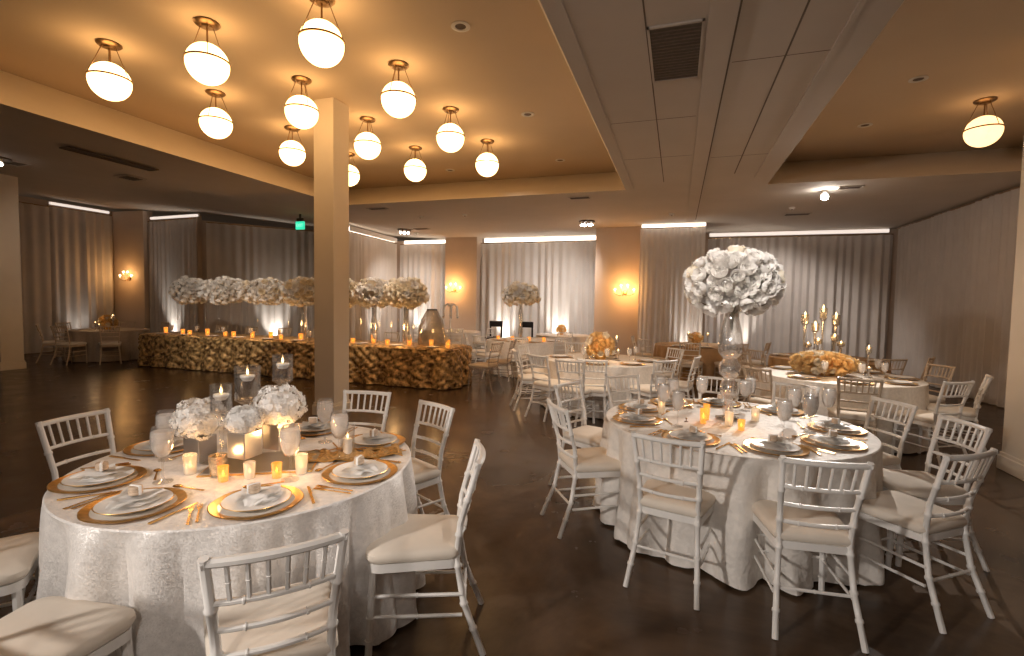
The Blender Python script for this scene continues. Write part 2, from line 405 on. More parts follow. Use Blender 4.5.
curtain('curtain', (-17.05, 9.3), (-17.05, 11.0), .02, 4.15, 'sheer curtain with an uplight on the far left wall', M_sheer, .09, .24)
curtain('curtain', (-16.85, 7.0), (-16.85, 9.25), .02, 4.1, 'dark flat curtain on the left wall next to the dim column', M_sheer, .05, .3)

# bright coves above the curtains
def cove(a, b_, z, label, m, h=.12, th=.06):
    a = Vector((*a, 0)); b_ = Vector((*b_, 0)); d = (b_-a); L = d.length; ang = math.atan2(d.y, d.x); c = (a+b_)/2
    t = thing('cove_light', label, 'light', (c.x, c.y, z), ang)
    obj('diffuser', MB().box((0, 0, 0), (L, th, h), bev=.01), m, t, False)
    obj('housing', MB().box((0, th*.9, .01), (L+.04, th*.8, h+.02), bev=.004), M_white, t, False)
    return t
cove((.8, 15.3), (5.1, 15.3), 3.65, 'long white cove light over the right back curtain', M_led_dim, .09)
cove((-.95, 13.44), (.6, 13.44), 3.655, 'short very bright cove light over the narrow white curtain', M_led, .12)
cove((-6.1, 15.3), (-2.25, 15.3), 3.65, 'white cove light over the back curtain between the sconces', M_led)
cove((-9.15, 15.4), (-7.4, 15.4), 3.66, 'white cove light over the back left corner curtain', M_led)
cove((-9.35, 15.1), (-9.14, 12.3), 3.70, 'white cove light over the side curtain by the column', M_led)
cove((-15.65, 11.22), (-13.6, 11.12), 4.06, 'dim cove light over the curtain right of the left sconce', M_led_dim, .07)
cove((-17.1, 9.4), (-17.1, 10.95), 4.25, 'dim cove light over the far left curtain', M_led_dim, .07)

# uplights on the floor in front of the curtains
def uplight_b():
    t = thing('uplight', '', 'lamp')
    obj('housing', MB().lathe([(0, .0), (.06, 0), (.065, .02), (.065, .12), (.055, .12), (.05, .10), (0, .10)], seg=18), M_par, t)
    obj('lens', MB().lathe([(0, .104), (.049, .104), (.049, .101), (0, .1005)], seg=18), M_ledpt, t)
    l = bpy.data.lights.new('uplight_beam', 'SPOT'); l.energy = 60; l.color = (1, .93, .84); l.spot_size = R(62); l.spot_blend = 1; l.shadow_soft_size = .05
    lo = bpy.data.objects.new('uplight_beam', l); COL.objects.link(lo); lo.parent = t; lo.location = (0, 0, .14); lo.rotation_euler = (R(180-14), 0, 0)
    return t
UP = Kind(uplight_b)
for x, y, rz, e, lb in (
    (-5.25, 14.78, 0, 85, 'floor uplight under the bright fold left of the tall far bouquet'),
    (-3.5, 14.78, 0, 85, 'floor uplight under the bright fold right of the tall far bouquet'),
    (.30, 13.1, 0, 30, 'floor uplight at the foot of the narrow white curtain'),
    (1.62, 14.78, 0, 70, 'floor uplight behind the crystal vase of the tall bouquet'),
    (3.6, 14.78, 0, 16, 'weak floor uplight at the right end of the back curtain'),
    (-8.35, 14.88, 0, 80, 'floor uplight in the back left corner'),
    (-8.85, 13.6, R(90), 45, 'floor uplight at the side curtain by the column'),
    (-14.55, 10.78, R(-5), 60, 'floor uplight right of the left sconce'),
    (-12.0, 12.45, R(50), 80, 'floor uplight behind the row of raised flowers'),
    (-16.72, 9.95, R(90), 13, 'floor uplight at the far left wall')):
    o = UP.put((x, y, 0), rz, lb, 'floor uplights along the curtains')
    for ch in kids(o):
        if ch.type == 'LIGHT': ch.data = ch.data.copy(); ch.data.energy = e*2.2

# ---------------------------------------------------------------- ceiling fixtures
def globe_b(gm=M_globe):
    t = thing('globe_lamp', '', 'ceiling lamp')
    obj('globe', MB().sphere((0, 0, -.405), .197, 4), gm, t)
    obj('band', MB().lathe([(.194, -.388), (.206, -.388), (.206, -.371), (.194, -.371), (.194, -.388)], seg=48), M_brass, t)
    obj('canopy', MB().lathe([(0, 0), (.115, 0), (.12, -.012), (.10, -.03), (.055, -.034), (.05, -.05), (0, -.05)], seg=28), M_brass, t)
    for k in range(3):
        a = 2*PI*k/3+.5
        obj('hanger', MB().tube([(.06*math.cos(a), .06*math.sin(a), -.02), (.203*math.cos(a), .203*math.sin(a), -.378)], .0045, 6), M_brass, t)
    obj('stem', MB().tube([(0, 0, -.03), (0, 0, -.2)], .009, 8), M_brass, t)
    return t
GL = Kind(globe_b)
cols = [(-5.99, 'left'), (-4.57, 'middle'), (-3.18, 'right')]
rows = [(3.88, 'front'), (5.2, 'second'), (6.6, 'third'), (8.05, 'rear')]
for y, rn in rows:
    for x, cn in cols:
        GL.put((x, y, ZH), random.uniform(0, 6), 'glowing globe lamp under the big tray ceiling, %s row, %s one of the three' % (rn, cn), 'globe lamps of the big tray')
G2 = Kind(lambda: globe_b(M_globe2))
G2.put((3.73, 8.25, ZH), .4, 'mottled globe lamp alone under the right tray ceiling')
G2.put((4.1, 6.65, ZH), .9, 'mottled globe lamp of the right tray just outside the right edge')

def down_b():
    t = thing('downlight', '', 'ceiling lamp')
    obj('trim_ring', MB().lathe([(.055, 0), (.095, 0), (.098, -.008), (.07, -.014), (.055, -.006), (.055, 0)], seg=24), M_white, t)
    obj('reflector', MB().lathe([(0, .0), (.055, 0), (.055, -.004), (0, -.003)], seg=20), M_vent, t)
    return t
DL = Kind(down_b)
for x, y, z, lb in ((-2.15, 4.67, ZH, 'unlit downlight in the big tray, nearest the camera'), (-2.17, 7.08, ZH, 'unlit downlight in the big tray, right of the rear globes'),
                    (-2.24, 9.49, ZH, 'unlit downlight in the far right corner of the big tray'), (-4.63, 9.61, ZH, 'unlit downlight behind the rear middle globe lamp'),
                    (2.64, 7.29, ZH, 'unlit downlight in the right tray, left of its globe lamp'), (2.58, 8.88, ZH, 'unlit downlight at the far end of the right tray')):
    DL.put((x, y, z), 0, lb)
# air grilles
def grille(x, y, w, d, z, label, name='air_vent'):
    t = thing(name, label, 'vent', (x, y, z))
    obj('backing', MB().box((0, 0, -.004), (w, d, .006)), M_grille, t, False)
    f = MB(); q = .018
    for sx in (-1, 1): f.box((sx*w/2, 0, -.008), (q, d+q, .016)); f.box((0, sx*d/2, -.008), (w+q, q, .016))
    obj('frame', f, M_vent if w < .9 and d > 1 else M_ceil, t, False)
    s = MB(); k = max(3, int(d/.05))
    for i in range(k): s.box((0, -d/2+(i+.5)*d/k, -.009), (w-.02, .012, .006))
    obj('slats', s, M_vent, t, False)
    return t
grille(-.085, 4.42, .39, .94, ZL, 'square dark return grille in the ceiling between the trays', 'return_grille')
grille(-8.55, 5.55, .20, 1.3, zc(-8.6)-.03, 'long dark slot vent in the ceiling left of the big tray')
grille(-10.0, 6.8, .35, .35, zc(-10.1)-.03, 'small dark vent beyond the long slot vent')
grille(-6.55, 9.85, .45, .18, ZL, 'small dark vent just right of the square column')
grille(-1.9, 9.78, .40, .2, ZL, 'small dark vent beyond the right corner of the big tray')
grille(2.75, 10.05, .35, .2, ZL, 'small dark vent right of the dazzling spotlight')
grille(2.47, 12.67, .5, .25, ZL, 'small dark vent over the right back curtain')
grille(-11.5, 5.8, .35, .3, zc(-11.7)-.02, 'dark vent at the far left edge of the ceiling')
grille(-7.1, 12.9, .45, .2, ZL, 'small dark vent over the back left corner')
# clusters of small spots
def cluster(x, y, z, label, n_=6):
    t = thing('spot_cluster', label, 'ceiling lamp', (x, y, z))
    obj('plate', MB().lathe([(0, 0), (.2, 0), (.2, -.03), (0, -.035)], seg=24), M_vent, t)
    for k in range(n_):
        a = 2*PI*k/n_; r = .13 if n_ > 3 else .09
        h = obj('spot_head', MB().lathe([(0, 0), (.035, 0), (.04, -.06), (.03, -.06), (0, -.055)], (r*math.cos(a), r*math.sin(a), -.03), 12), M_white, t)
        obj('bulb', MB().sphere((r*math.cos(a), r*math.sin(a), -.09), .034, 2), M_ledpt, h)
    return t
cluster(-2.25, 12.6, ZL, 'cluster of small lit spots on the ceiling before the middle curtain')
cluster(-7.85, 13.2, zc(-7.85)-.01, 'cluster of small lit spots on the ceiling in the back left corner')
cluster(-11.3, 5.45, zc(-11.3)-.01, 'three small lit spots at the far left edge of the ceiling', 3)
t = thing('track_spotlight', 'dazzling white spotlight on the ceiling right of the tall bouquet', 'ceiling lamp', (2.4, 10.2, ZL))
obj('bracket', MB().tube([(0, 0, 0), (0, 0, -.06)], .015, 8), M_white, t)
hd = obj('lamp_head', MB().lathe([(0, .06), (.03, .06), (.05, .0), (.055, -.03), (.045, -.03), (0, -.02)], (0, -.01, -.08), 16), M_white, t)
obj('bulb', MB().sphere((0, -.03, -.125), .06, 3), mat('dazzling_bulb', (1, 1, 1), .3, emis=(1, .95, .88), es=90), hd)
sp = spot('track_beam', (2.4, 10.1, 3.56), (.3, 3.6, .4), 820, (1, .93, .85), 62, .8, .03); sp['parent_note'] = 0; del sp['parent_note']
for i, (x, y) in enumerate(((-6.1, 11.0), (-4.9, 11.0), (-7.9, 14.0), (-.2, 12.0), (2.2, 11.8))):
    t = thing('smoke_detector', 'small round detector on the ceiling, ' + ['left of the pair before the back wall', 'right of the pair before the back wall', 'in the back left corner', 'before the narrow white curtain', 'over the right back tables'][i], 'detector', (x, y, zc(x)))
    obj('dome', MB().lathe([(0, -.045), (.04, -.043), (.06, -.02), (.065, 0), (0, 0)], seg=18), M_white, t); obj('sensor_cap', MB().lathe([(0, -.055), (.02, -.052), (.022, -.042), (0, -.042)], seg=12), M_vent, t)

# exit sign
t = thing('exit_sign', 'small glowing green exit sign hanging from the ceiling left of the column', 'sign', (-9.65, 10.9, 3.60), R(0))
obj('sign_body', MB().box((0, 0, 0), (.27, .05, .21), bev=.01), M_exit, t, False)
obj('ceiling_mount', MB().box((0, 0, .15), (.2, .06, .09), bev=.01).box((0, 0, .25), (.04, .04, .16)), M_vent, t, False)
cu = bpy.data.curves.new('exit_lettering', 'FONT'); cu.body = 'EXIT'; cu.size = .11; cu.align_x = 'CENTER'; cu.align_y = 'CENTER'; cu.extrude = .002
cu.materials.append(mat('sign_white', (.8, .95, .88), .5, emis=(.35, .95, .7), es=.9))
tmp = bpy.data.objects.new('lettering', cu); COL.objects.link(tmp); dg = bpy.context.evaluated_depsgraph_get(); me = bpy.data.meshes.new_from_object(tmp.evaluated_get(dg)); bpy.data.objects.remove(tmp)
o = bpy.data.objects.new('exit_lettering', me); COL.objects.link(o); o.parent = t; o.location = (0, -.028, 0); o.rotation_euler = (R(90), 0, 0)

# sconces
def sconce_b():
    t = thing('wall_sconce', '', 'wall lamp')
    obj('backplate', MB().lathe([(0, 0), (.06, 0), (.05, .02), (0, .03)], seg=20), M_brass, t).rotation_euler = (R(90), 0, 0)
    for i, (dx, dz) in enumerate(((-.25, .0), (-.09, .11), (.09, .11), (.25, .0))):
        arm = obj('arm', MB().tube([(0, -.02, -.03), (dx*.5, -.09, -.09), (dx, -.12, -.04+dz), (dx, -.12, dz)], [.009, .008, .007, .007], 8), M_brass, t)
        obj('candle_cup', MB().lathe([(0, 0), (.03, .005), (.022, .015), (.012, .02), (.012, .05), (0, .05)], (dx, -.12, dz), 14), M_wax, arm)
        obj('bulb', MB().sphere((dx, -.12, dz+.078), .025, 2, (1, 1, 1.25)), M_bulb, arm)
    l = bpy.data.lights.new('sconce_glow', 'POINT'); l.energy = 30; l.color = (1, .50, .16); l.shadow_soft_size = .12
    lo = bpy.data.objects.new('sconce_glow', l); COL.objects.link(lo); lo.parent = t; lo.location = (0, -.28, .08)
    return t
SC = Kind(sconce_b)
SC.put((-6.95, 14.86, 2.02), 0, 'four-candle wall sconce on the back wall pilaster, left of the middle curtain')
SC.put((-1.38, 13.79, 1.96), 0, 'four-candle wall sconce on the back wall pilaster, right of the middle curtain')
so = SC.put((-16.45, 11.09, 2.2), 0, 'four-candle wall sconce on the left wall')

for ch in kids(so):
    if ch.type == 'LIGHT': ch.data = ch.data.copy(); ch.data.energy = 11
# skirting at right wall and pilasters
struct('baseboard_right', MB().box((5.37, 6.7, .06), (.04, 18.4, .12)), M_col)
struct('baseboard_back', MB().box((-2, 15.42, .06), (15, .04, .12)), M_col)

# ================================================================ TABLES AND CLOTHS
def folds(seed, ks=(9, 13, 17, 22)):
    rnd = random.Random(seed); P = [(k, rnd.uniform(0, 6.28), rnd.uniform(.6, 1)) for k in ks]
    def f(t):
        s_ = sum(a*(1.6*abs(math.sin(k*t/2*1.0+p*(k % 2 == 0)+.0*t)) - 1) if 0 else a*(2*abs(math.cos(round(k/2)*t+p+.45*math.sin(3*t+p)))-1.27) for k, p, a in P)/sum(a for _, _, a in P)*1.5
        return s_
    return f
def round_cloth(name, x, y, r, z, m, label, seed, amp=.055, flare=.06, nth=264, hem=.015, rough=0, cat='tablecloth'):
    fo = folds(seed); fo2 = folds(seed+50, (5, 7, 11))
    rnd = random.Random(seed)
    mb = MB()
    def f(u, v):
        t = 2*PI*u
        if v < .12: rr = r*v/.12*.985; return (rr*math.cos(t), rr*math.sin(t), z)
        if v < .18:
            q = (v-.12)/.06; a = q*PI/2
            rr = r*.985+.015*math.sin(a); return (rr*math.cos(t), rr*math.sin(t), z-.015*(1-math.cos(a)))
        q = (v-.18)/.82
        zz = z-.015-(z-.015-hem)*q
        rr = r + flare*q**1.2 + amp*(q**.5)*fo(t)*(.7+.3*fo2(t)) + .012*math.sin(9*q+4*fo2(t))*q
        if q > .97: zz += .012*abs(fo2(t*1.7))
        if rough: rr += rough*math.sin(t*90+math.sin(q*60)*2)*math.sin(q*55+t*13)*min(1, q*6)
        return (rr*math.cos(t), rr*math.sin(t), zz)
    mb.grid(f, nth, 44 if not rough else 90, True)
    o = obj(name, mb, m); o.location = (x, y, 0)
    bm_fix = o.data
    return tag(o, label, cat)
def table_b(r, z=.755):
    def b_():
        t = thing('round_table', '', 'table')
        obj('tabletop', MB().lathe([(0, z-.028), (r-.03, z-.028), (r-.02, z-.02), (r-.02, z-.004), (r-.03, z), (0, z)], seg=48), mat('plywood', (.4, .27, .16), .6, noise=.3), t)
        for k in range(4):
            a = PI/4+k*PI/2; obj('leg', MB().tube([(.45*math.cos(a), .45*math.sin(a), z-.03), (.5*math.cos(a), .5*math.sin(a), 0)], .016, 8), M_vent, t)
        return t
    return b_
TB = Kind(table_b(.88))
ZT = .765
TABLES = {'near_left': (-2.18, 2.10, .845), 'near_right': (.41, 4.11, .94), 'mid': (-1.1, 7.95, .92), 'right': (2.02, 7.5, .92), 'right_far': (2.5, 9.95, .9),
          'far_centre': (.45, 11.75, .92), 'white_far': (-3.35, 11.2, .95), 'candelabra': (-6.3, 13.3, .85), 'tiny': (-3.0, 13.5, .75), 'left_far': (-14.0, 8.9, .85)}
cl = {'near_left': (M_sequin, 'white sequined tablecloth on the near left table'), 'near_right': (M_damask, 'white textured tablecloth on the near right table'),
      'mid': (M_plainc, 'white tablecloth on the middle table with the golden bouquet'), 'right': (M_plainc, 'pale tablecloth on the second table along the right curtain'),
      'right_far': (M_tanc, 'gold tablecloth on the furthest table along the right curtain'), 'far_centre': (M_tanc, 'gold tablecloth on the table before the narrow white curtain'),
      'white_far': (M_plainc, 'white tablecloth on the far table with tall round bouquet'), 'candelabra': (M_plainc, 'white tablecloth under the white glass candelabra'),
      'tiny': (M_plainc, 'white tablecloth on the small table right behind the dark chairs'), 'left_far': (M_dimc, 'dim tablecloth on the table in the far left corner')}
tl = {k: v[1].split(' on the ')[-1].split(' under the glass')[0] for k, v in cl.items()}
for i, (k, (x, y, r)) in enumerate(TABLES.items()):
    TB.put((x, y, 0), .3*i, 'round table under the ' + cl[k][1], 'round banquet tables', (r/.9*.99, r/.9*.99, 1))
    near = k.startswith('near')
    round_cloth('tablecloth', x, y, r, ZT, cl[k][0], cl[k][1], 11+i, .125 if near else .07, .035 if near else .04, 300 if near else 150)

# the long gold banquet table
GX0, GX1, GY0, GY1 = -12.1, -3.95, 8.28, 9.35
t = thing('banquet_table', 'long banquet table beneath the gold rosette cloth, passing behind the column', 'table', ((GX0+GX1)/2, (GY0+GY1)/2, 0))
obj('tabletop', MB().box((0, 0, .74), (GX1-GX0-.06, GY1-GY0-.06, .03)), MATS['plywood'], t, False)
for sx in (-1, -.34, .34, 1):
    for sy in (-1, 1): obj('leg', MB().tube([(sx*3.8, sy*.42, .73), (sx*3.8, sy*.42, 0)], .016, 8), M_vent, t)
mb = MB(); fo = random.Random(3)
Lx, Ly = GX1-GX0, GY1-GY0; per_ = 2*(Lx+Ly)
def rim(s_, off=0):
    """point on a rounded rectangle outline at arc parameter s_ in 0..1"""
    rc = .16; hx, hy = Lx/2-rc, Ly/2-rc; seg = [2*hx, rc*PI/2, 2*hy, rc*PI/2]*2; tot = sum(seg); d = s_*tot
    cx = [hx, hx, hx, -hx, -hx, -hx, -hx, hx]
    for i, sl in enumerate(seg):
        if d <= sl or i == 7:
            q = d/sl
            if i == 0: return (-hx+2*hx*q, -hy-rc-off, 0)
            if i == 1: a = -PI/2+q*PI/2; return (hx+(rc+off)*math.cos(a), -hy+(rc+off)*math.sin(a), 0)
            if i == 2: return (hx+rc+off, -hy+2*hy*q, 0)
            if i == 3: a = q*PI/2; return (hx+(rc+off)*math.cos(a), hy+(rc+off)*math.sin(a), 0)
            if i == 4: return (hx-2*hx*q, hy+rc+off, 0)
            if i == 5: a = PI/2+q*PI/2; return (-hx+(rc+off)*math.cos(a), hy+(rc+off)*math.sin(a), 0)
            if i == 6: return (-hx-rc-off, hy-2*hy*q, 0)
            a = PI+q*PI/2; return (-hx+(rc+off)*math.cos(a), -hy+(rc+off)*math.sin(a), 0)
        d -= sl
def f(u, v):
    if v < .06:
        p = rim(u, -.02); k = v/.06; return (p[0]*k if False else p[0]*(.0+k) , p[1]*k, ZT)
    q = (v-.06)/.94; S = u*18.4
    upper = max(0, 1-q*1.6)
    ros = .034*abs(math.sin(S*10+q*13+1.5*math.sin(q*7+S*2.3)))*abs(math.sin(S*10-q*13+1.5*math.sin(S*3.1)))
    off = .01+.05*q+.045*q*math.sin(S*13+1.2*math.sin(S*2.3)) + ros
    p = rim(u, off); return (p[0], p[1], ZT-.01-(ZT-.03)*q)
mb.grid(f, 900, 34, True)
o = obj('tablecloth', mb, M_rosette); o.location = ((GX0+GX1)/2, (GY0+GY1)/2, 0)
tag(o, 'long gold and brown rosette tablecloth running behind the column', 'tablecloth')

# ================================================================ CHAIRS
def bamboo(pts, r, seg=8, knots=(.3, .62)):
    """tube with thin rings like turned bamboo"""
    P = [Vector(p) for p in pts]; L = [0]
    for a, c in zip(P, P[1:]): L.append(L[-1]+(c-a).length)
    T = L[-1]; st = sorted(set([0, 1] + [l/T for l in L] + [k+d for k in knots for d in (-.012, -.006, .006, .012)]))
    def at_(q):
        d = q*T
        for i in range(len(P)-1):
            if d <= L[i+1]+1e-9: return P[i].lerp(P[i+1], (d-L[i])/max(1e-9, L[i+1]-L[i]))
        return P[-1]
    pts2 = [at_(q) for q in st]; rad = [r*1.28 if any(abs(q-k) < .0065 for k in knots) else r for q in st]
    return MB().tube(pts2, rad, seg)
def seat_outline(sc=1, n_=10):
    # trapezoid with rounded corners, front (+y) wider
    pts = []
    for cx, cy, a0, rc in ((.15, .15, 0, .06), (-.15, .15, PI/2, .06), (-.145, -.165, PI, .035), (.145, -.165, 3*PI/2, .035)):
        for k in range(5):
            a = a0+k*PI/8; pts.append(((cx+rc*math.cos(a))*sc, (cy+rc*math.sin(a))*sc))
    return pts
def bow(x): return -.035*(1-(x/.2)**2)
def posts(s_): return [(s_*.200, -.325, 0), (s_*.176, -.232, .24), (s_*.163, -.195, .45), (s_*.170, -.212, .62), (s_*.192, -.292, .915)]
def back_at(z):
    P = posts(1)
    for a, c in zip(P, P[1:]):
        if a[2] <= z <= c[2]:
            q = (z-a[2])/(c[2]-a[2]); return (a[0]+(c[0]-a[0])*q, a[1]+(c[1]-a[1])*q)
    return P[-1][0], P[-1][1]
def rail_pts(z, k=8, b=1):
    w, y = back_at(z); return [(-w+2*w*i/k, y+b*bow(-.2+.4*i/k)*.8, z) for i in range(k+1)]
def cushion_mb():
    mb = MB(); o_ = seat_outline(); rows_ = [(.97, .452), (1.03, .458), (1.07, .475), (1.06, .495), (1.0, .508), (.8, .517), (.45, .522)]
    rings = [[mb.bm.verts.new((x*s_, y*s_, z)) for x, y in o_] for s_, z in rows_]
    k = len(o_)
    for a, c in zip(rings, rings[1:]):
        for i in range(k): mb.bm.faces.new((a[i], a[(i+1) % k], c[(i+1) % k], c[i]))
    mb.bm.faces.new(rings[-1]); mb.bm.faces.new(rings[0][::-1]); return mb
def frame_mb():
    mb = MB(); o_ = seat_outline(1.02); return mb.prism(o_, .412, .452)
def chair_b(frame=M_white, cush=M_cush, name='chiavari_chair', simple=False):
    def b_():
        t = thing(name, '', 'chair')
        if simple:
            mb = MB(); sg = 5
            for s_ in (-1, 1):
                mb.tube(posts(s_), .014, sg); mb.tube([(s_*.19, .19, .42), (s_*.195, .2, 0)], .014, sg)
            for z in (.9, .76, .655, .56): mb.tube(rail_pts(z, 4), .010 if z < .9 else .014, sg)
            top, bot = rail_pts(.9, 7), rail_pts(.76, 7)
            for i in range(1, 7): mb.tube([bot[i], top[i]], .007, 4)
            for z in (.2, .3):
                for s_ in (-1, 1): mb.tube([(s_*.19, -.22, z), (s_*.19, .19, z)], .007, 4)
                mb.tube([(-.19, .195, z), (.19, .195, z)], .007, 4); mb.tube([(-.19, -.23, z), (.19, -.23, z)], .007, 4)
            mb.prism(seat_outline(1.02), .412, .452)
            obj('frame', mb, frame, t); obj('cushion', cushion_mb(), cush, t); return t
        obj('cushion', cushion_mb(), cush, t)
        obj('seat_frame', frame_mb(), frame, t)
        for s_ in (-1, 1):
            obj('back_post', bamboo(posts(s_), .0155, 8, (.14, .27, .46, .62, .80)), frame, t)
            obj('leg', bamboo([(s_*.182, .185, .42), (s_*.195, .205, 0)], .0165, 8, (.3, .55, .8)), frame, t)
            for z in (.19, .29): obj('stretcher', bamboo([(s_*.187, -.225, z), (s_*.188, .192, z)], .0085, 6, (.5,)), frame, t)
        obj('crest_rail', MB().tube([(-.203, -.291, .895)]+rail_pts(.898, 10)+[(.203, -.291, .895)], .0155, 8), frame, t)
        for z in (.755, .655, .56): obj('back_rail', bamboo(rail_pts(z, 8), .0105, 8, (.25, .75)), frame, t)
        top, bot = rail_pts(.898, 7), rail_pts(.755, 7)
        for i in range(1, 7): obj('spindle', bamboo([bot[i], top[i]], .0075, 6, (.5,)), frame, t)
        for z in (.2, .3): obj('stretcher', bamboo([(-.19, .197, z), (.19, .197, z)], .0085, 6, (.5,)), frame, t)
        obj('stretcher', bamboo([(-.186, -.235, .22), (.186, -.235, .22)], .0085, 6, (.5,)), frame, t)
        # curved bamboo braces under the seat
        for s_ in (-1, 1): obj('brace', MB().tube([(s_*.18, .192, .27), (s_*.13, .192, .36), (s_*.06, .19, .41)], .007, 6), frame, t)
        return t
    return b_
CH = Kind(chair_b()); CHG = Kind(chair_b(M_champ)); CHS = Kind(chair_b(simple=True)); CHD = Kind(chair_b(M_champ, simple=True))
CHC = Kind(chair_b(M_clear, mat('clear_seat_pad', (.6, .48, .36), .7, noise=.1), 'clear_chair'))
def seat_at(K, c, deg, label, r=1.13, group=None, turn=0):
    a = R(deg); x, y = c[0]+r*math.cos(a), c[1]+r*math.sin(a)
    # local +Y looks at the table's centre
    return K.put((x, y, 0), a+PI/2+R(turn), label, group)
c = TABLES['near_right']; g = 'white chiavari chairs around the near right table'
for deg, r, tn, lb in ((-112, 1.014, 9, 'left of the two white chairs with backs to the camera at the near right table'),
    (-76, 1.11, -8, 'right of the two white chairs with backs to the camera at the near right table'),
    (-38, 1.13, -14, 'white chair nearest the camera on the right side of the near right table'),
    (-6, 1.15, 20, 'white chair at the near right table, partly hidden behind its nearest right chair'),
    (26, 1.11, 0, 'white chair at the back right of the near right table, before the pale clothed table'),
    (61, 1.13, 0, 'white chair behind the near right table, right of the crystal vase'),
    (93, 1.13, -20, 'white chair behind the near right table, left of the crystal vase'),
    (130, 1.16, 0, 'white chair behind the near right table at its back left, close to the middle table'),
    (166, 1.12, -10, 'white chair at the left of the near right table, the further of the two'),
    (203, 1.07, 10, 'white chair at the left of the near right table, the nearer of the two')):
    seat_at(CH, c, deg, lb, r, g, tn)
c = TABLES['near_left']; g = 'white chiavari chairs around the near left table'
for deg, r, tn, lb in ((-41, 1.12, -2, 'white chair with its back to the camera in front of the near left table'),
    (3, .99, 20, 'white chair seen edge-on at the right of the near left table'),
    (63, .93, 0, 'white chair at the back right of the near left table, behind the edge-on chair'),
    (98, 1.04, 0, 'white chair behind the near left table beside the column'),
    (-177, 1.04, 2, 'white chair at the left of the near left table before the dark floor'),
    (-128, 1.10, 0, 'white chair cut by the left edge, only its seat showing'),
    (-82, 1.10, 0, 'white chair at the bottom left corner, only its cream seat showing')):
    seat_at(CH, c, deg, lb, r, g, tn)
c = TABLES['mid']; g = 'white chairs around the middle table with the golden bouquet'
for deg, tn, lb in ((-88, 0, 'white chair in front of the middle table, its back to the camera'),
    (-47, 0, 'white chair at the front right of the middle table'), (-12, 0, 'white chair at the right end of the middle table'),
    (-122, 0, 'white chair at the front left of the middle table, next to the aisle'), (-153, 0, 'white chair at the left of the middle table, facing the golden bouquet'),
    (172, 0, 'white chair at the back left of the middle table'), (40, 0, 'white chair at the back right of the middle table'), (120, 0, 'white chair behind the middle table, left part')):
    seat_at(CH, c, deg, lb, 1.14, g, tn)
CH.put((-1.29+.02, 6.62, 0), R(-8), 'white chair standing between the middle table and the near right table', g)
c = TABLES['right']; g = 'chairs around the pale table by the right curtain'  # champagne tone here carries the warm light on white chairs
for deg, K, lb in ((138, CHG, 'tan-lit chair at the left of the pale right table, behind the crystal vase'), (-97, CHG, 'tan-lit chair with its back to the camera before the pale right table'),
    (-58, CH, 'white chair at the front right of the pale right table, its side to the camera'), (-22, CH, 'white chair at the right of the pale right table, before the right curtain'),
    (22, CHG, 'tan-lit chair at the back right of the pale right table'), (-140, CHG, 'tan-lit chair at the front left of the pale right table')):
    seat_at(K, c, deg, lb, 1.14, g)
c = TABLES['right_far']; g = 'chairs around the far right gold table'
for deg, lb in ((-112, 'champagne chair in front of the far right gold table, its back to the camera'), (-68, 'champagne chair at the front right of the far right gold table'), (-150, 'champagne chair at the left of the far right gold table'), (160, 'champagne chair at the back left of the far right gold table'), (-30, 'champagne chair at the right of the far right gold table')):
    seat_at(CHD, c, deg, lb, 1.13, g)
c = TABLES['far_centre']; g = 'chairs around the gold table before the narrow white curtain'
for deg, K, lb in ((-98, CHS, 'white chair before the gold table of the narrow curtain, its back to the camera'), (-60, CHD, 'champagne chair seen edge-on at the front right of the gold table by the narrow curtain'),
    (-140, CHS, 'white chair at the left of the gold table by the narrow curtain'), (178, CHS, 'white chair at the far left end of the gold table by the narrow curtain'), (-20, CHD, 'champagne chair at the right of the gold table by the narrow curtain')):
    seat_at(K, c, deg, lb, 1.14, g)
c = TABLES['white_far']; g = 'white chairs around the far table with the tall round bouquet'
for deg, lb in ((-160, 'white chair at the left of the far table with the tall round bouquet'), (-120, 'white chair at the front left of the far table with the tall round bouquet'), (-80, 'white chair in front of the far table with the tall round bouquet'),
    (-42, 'white chair at the front right of the far table with the tall round bouquet'), (0, 'white chair at the right of the far table with the tall round bouquet')):
    seat_at(CHS, c, deg, lb, 1.17, g)
c = TABLES['candelabra']; g = 'white chairs around the table with the glass candelabra'
for deg, lb in ((-60, 'white chair at the front right of the candelabra table'), (-110, 'white chair in front of the candelabra table'), (-10, 'white chair at the right of the candelabra table'), (170, 'white chair at the left of the candelabra table')):
    seat_at(CHS, c, deg, lb, 1.07, g)
c = TABLES['tiny']; g = 'white chairs around the small back table'
for deg, lb in ((-20, 'white chair at the right of the small back table'), (-75, 'white chair in front of the small back table')):
    seat_at(CHS, c, deg, lb, .97, g)
c = TABLES['left_far']; g = 'dim chairs around the table in the far left corner'
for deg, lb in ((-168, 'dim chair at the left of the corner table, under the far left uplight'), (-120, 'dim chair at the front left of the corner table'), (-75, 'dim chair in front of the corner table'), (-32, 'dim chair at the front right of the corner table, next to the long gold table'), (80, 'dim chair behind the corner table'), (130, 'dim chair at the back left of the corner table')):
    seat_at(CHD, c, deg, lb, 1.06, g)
# clear chairs at the end of the long gold table
CHC.put((-3.35, 8.45, 0), R(80), 'clear ghost-like chair at the right end of the long gold table, the nearer one')
CHC.put((-3.3, 9.15, 0), R(96), 'clear ghost-like chair at the right end of the long gold table, the further one')
for i, x in enumerate((-11.3, -10.3, -9.25, -8.2, -6.2, -5.3)):
    CHS.put((x, 9.62, 0), R(180), 'white chair behind the long gold table, ' + ['at its far left end', 'second from its left end', 'third from its left end', 'just left of the column', 'just right of the column', 'near its right end'][i], 'white chairs behind the long gold table')
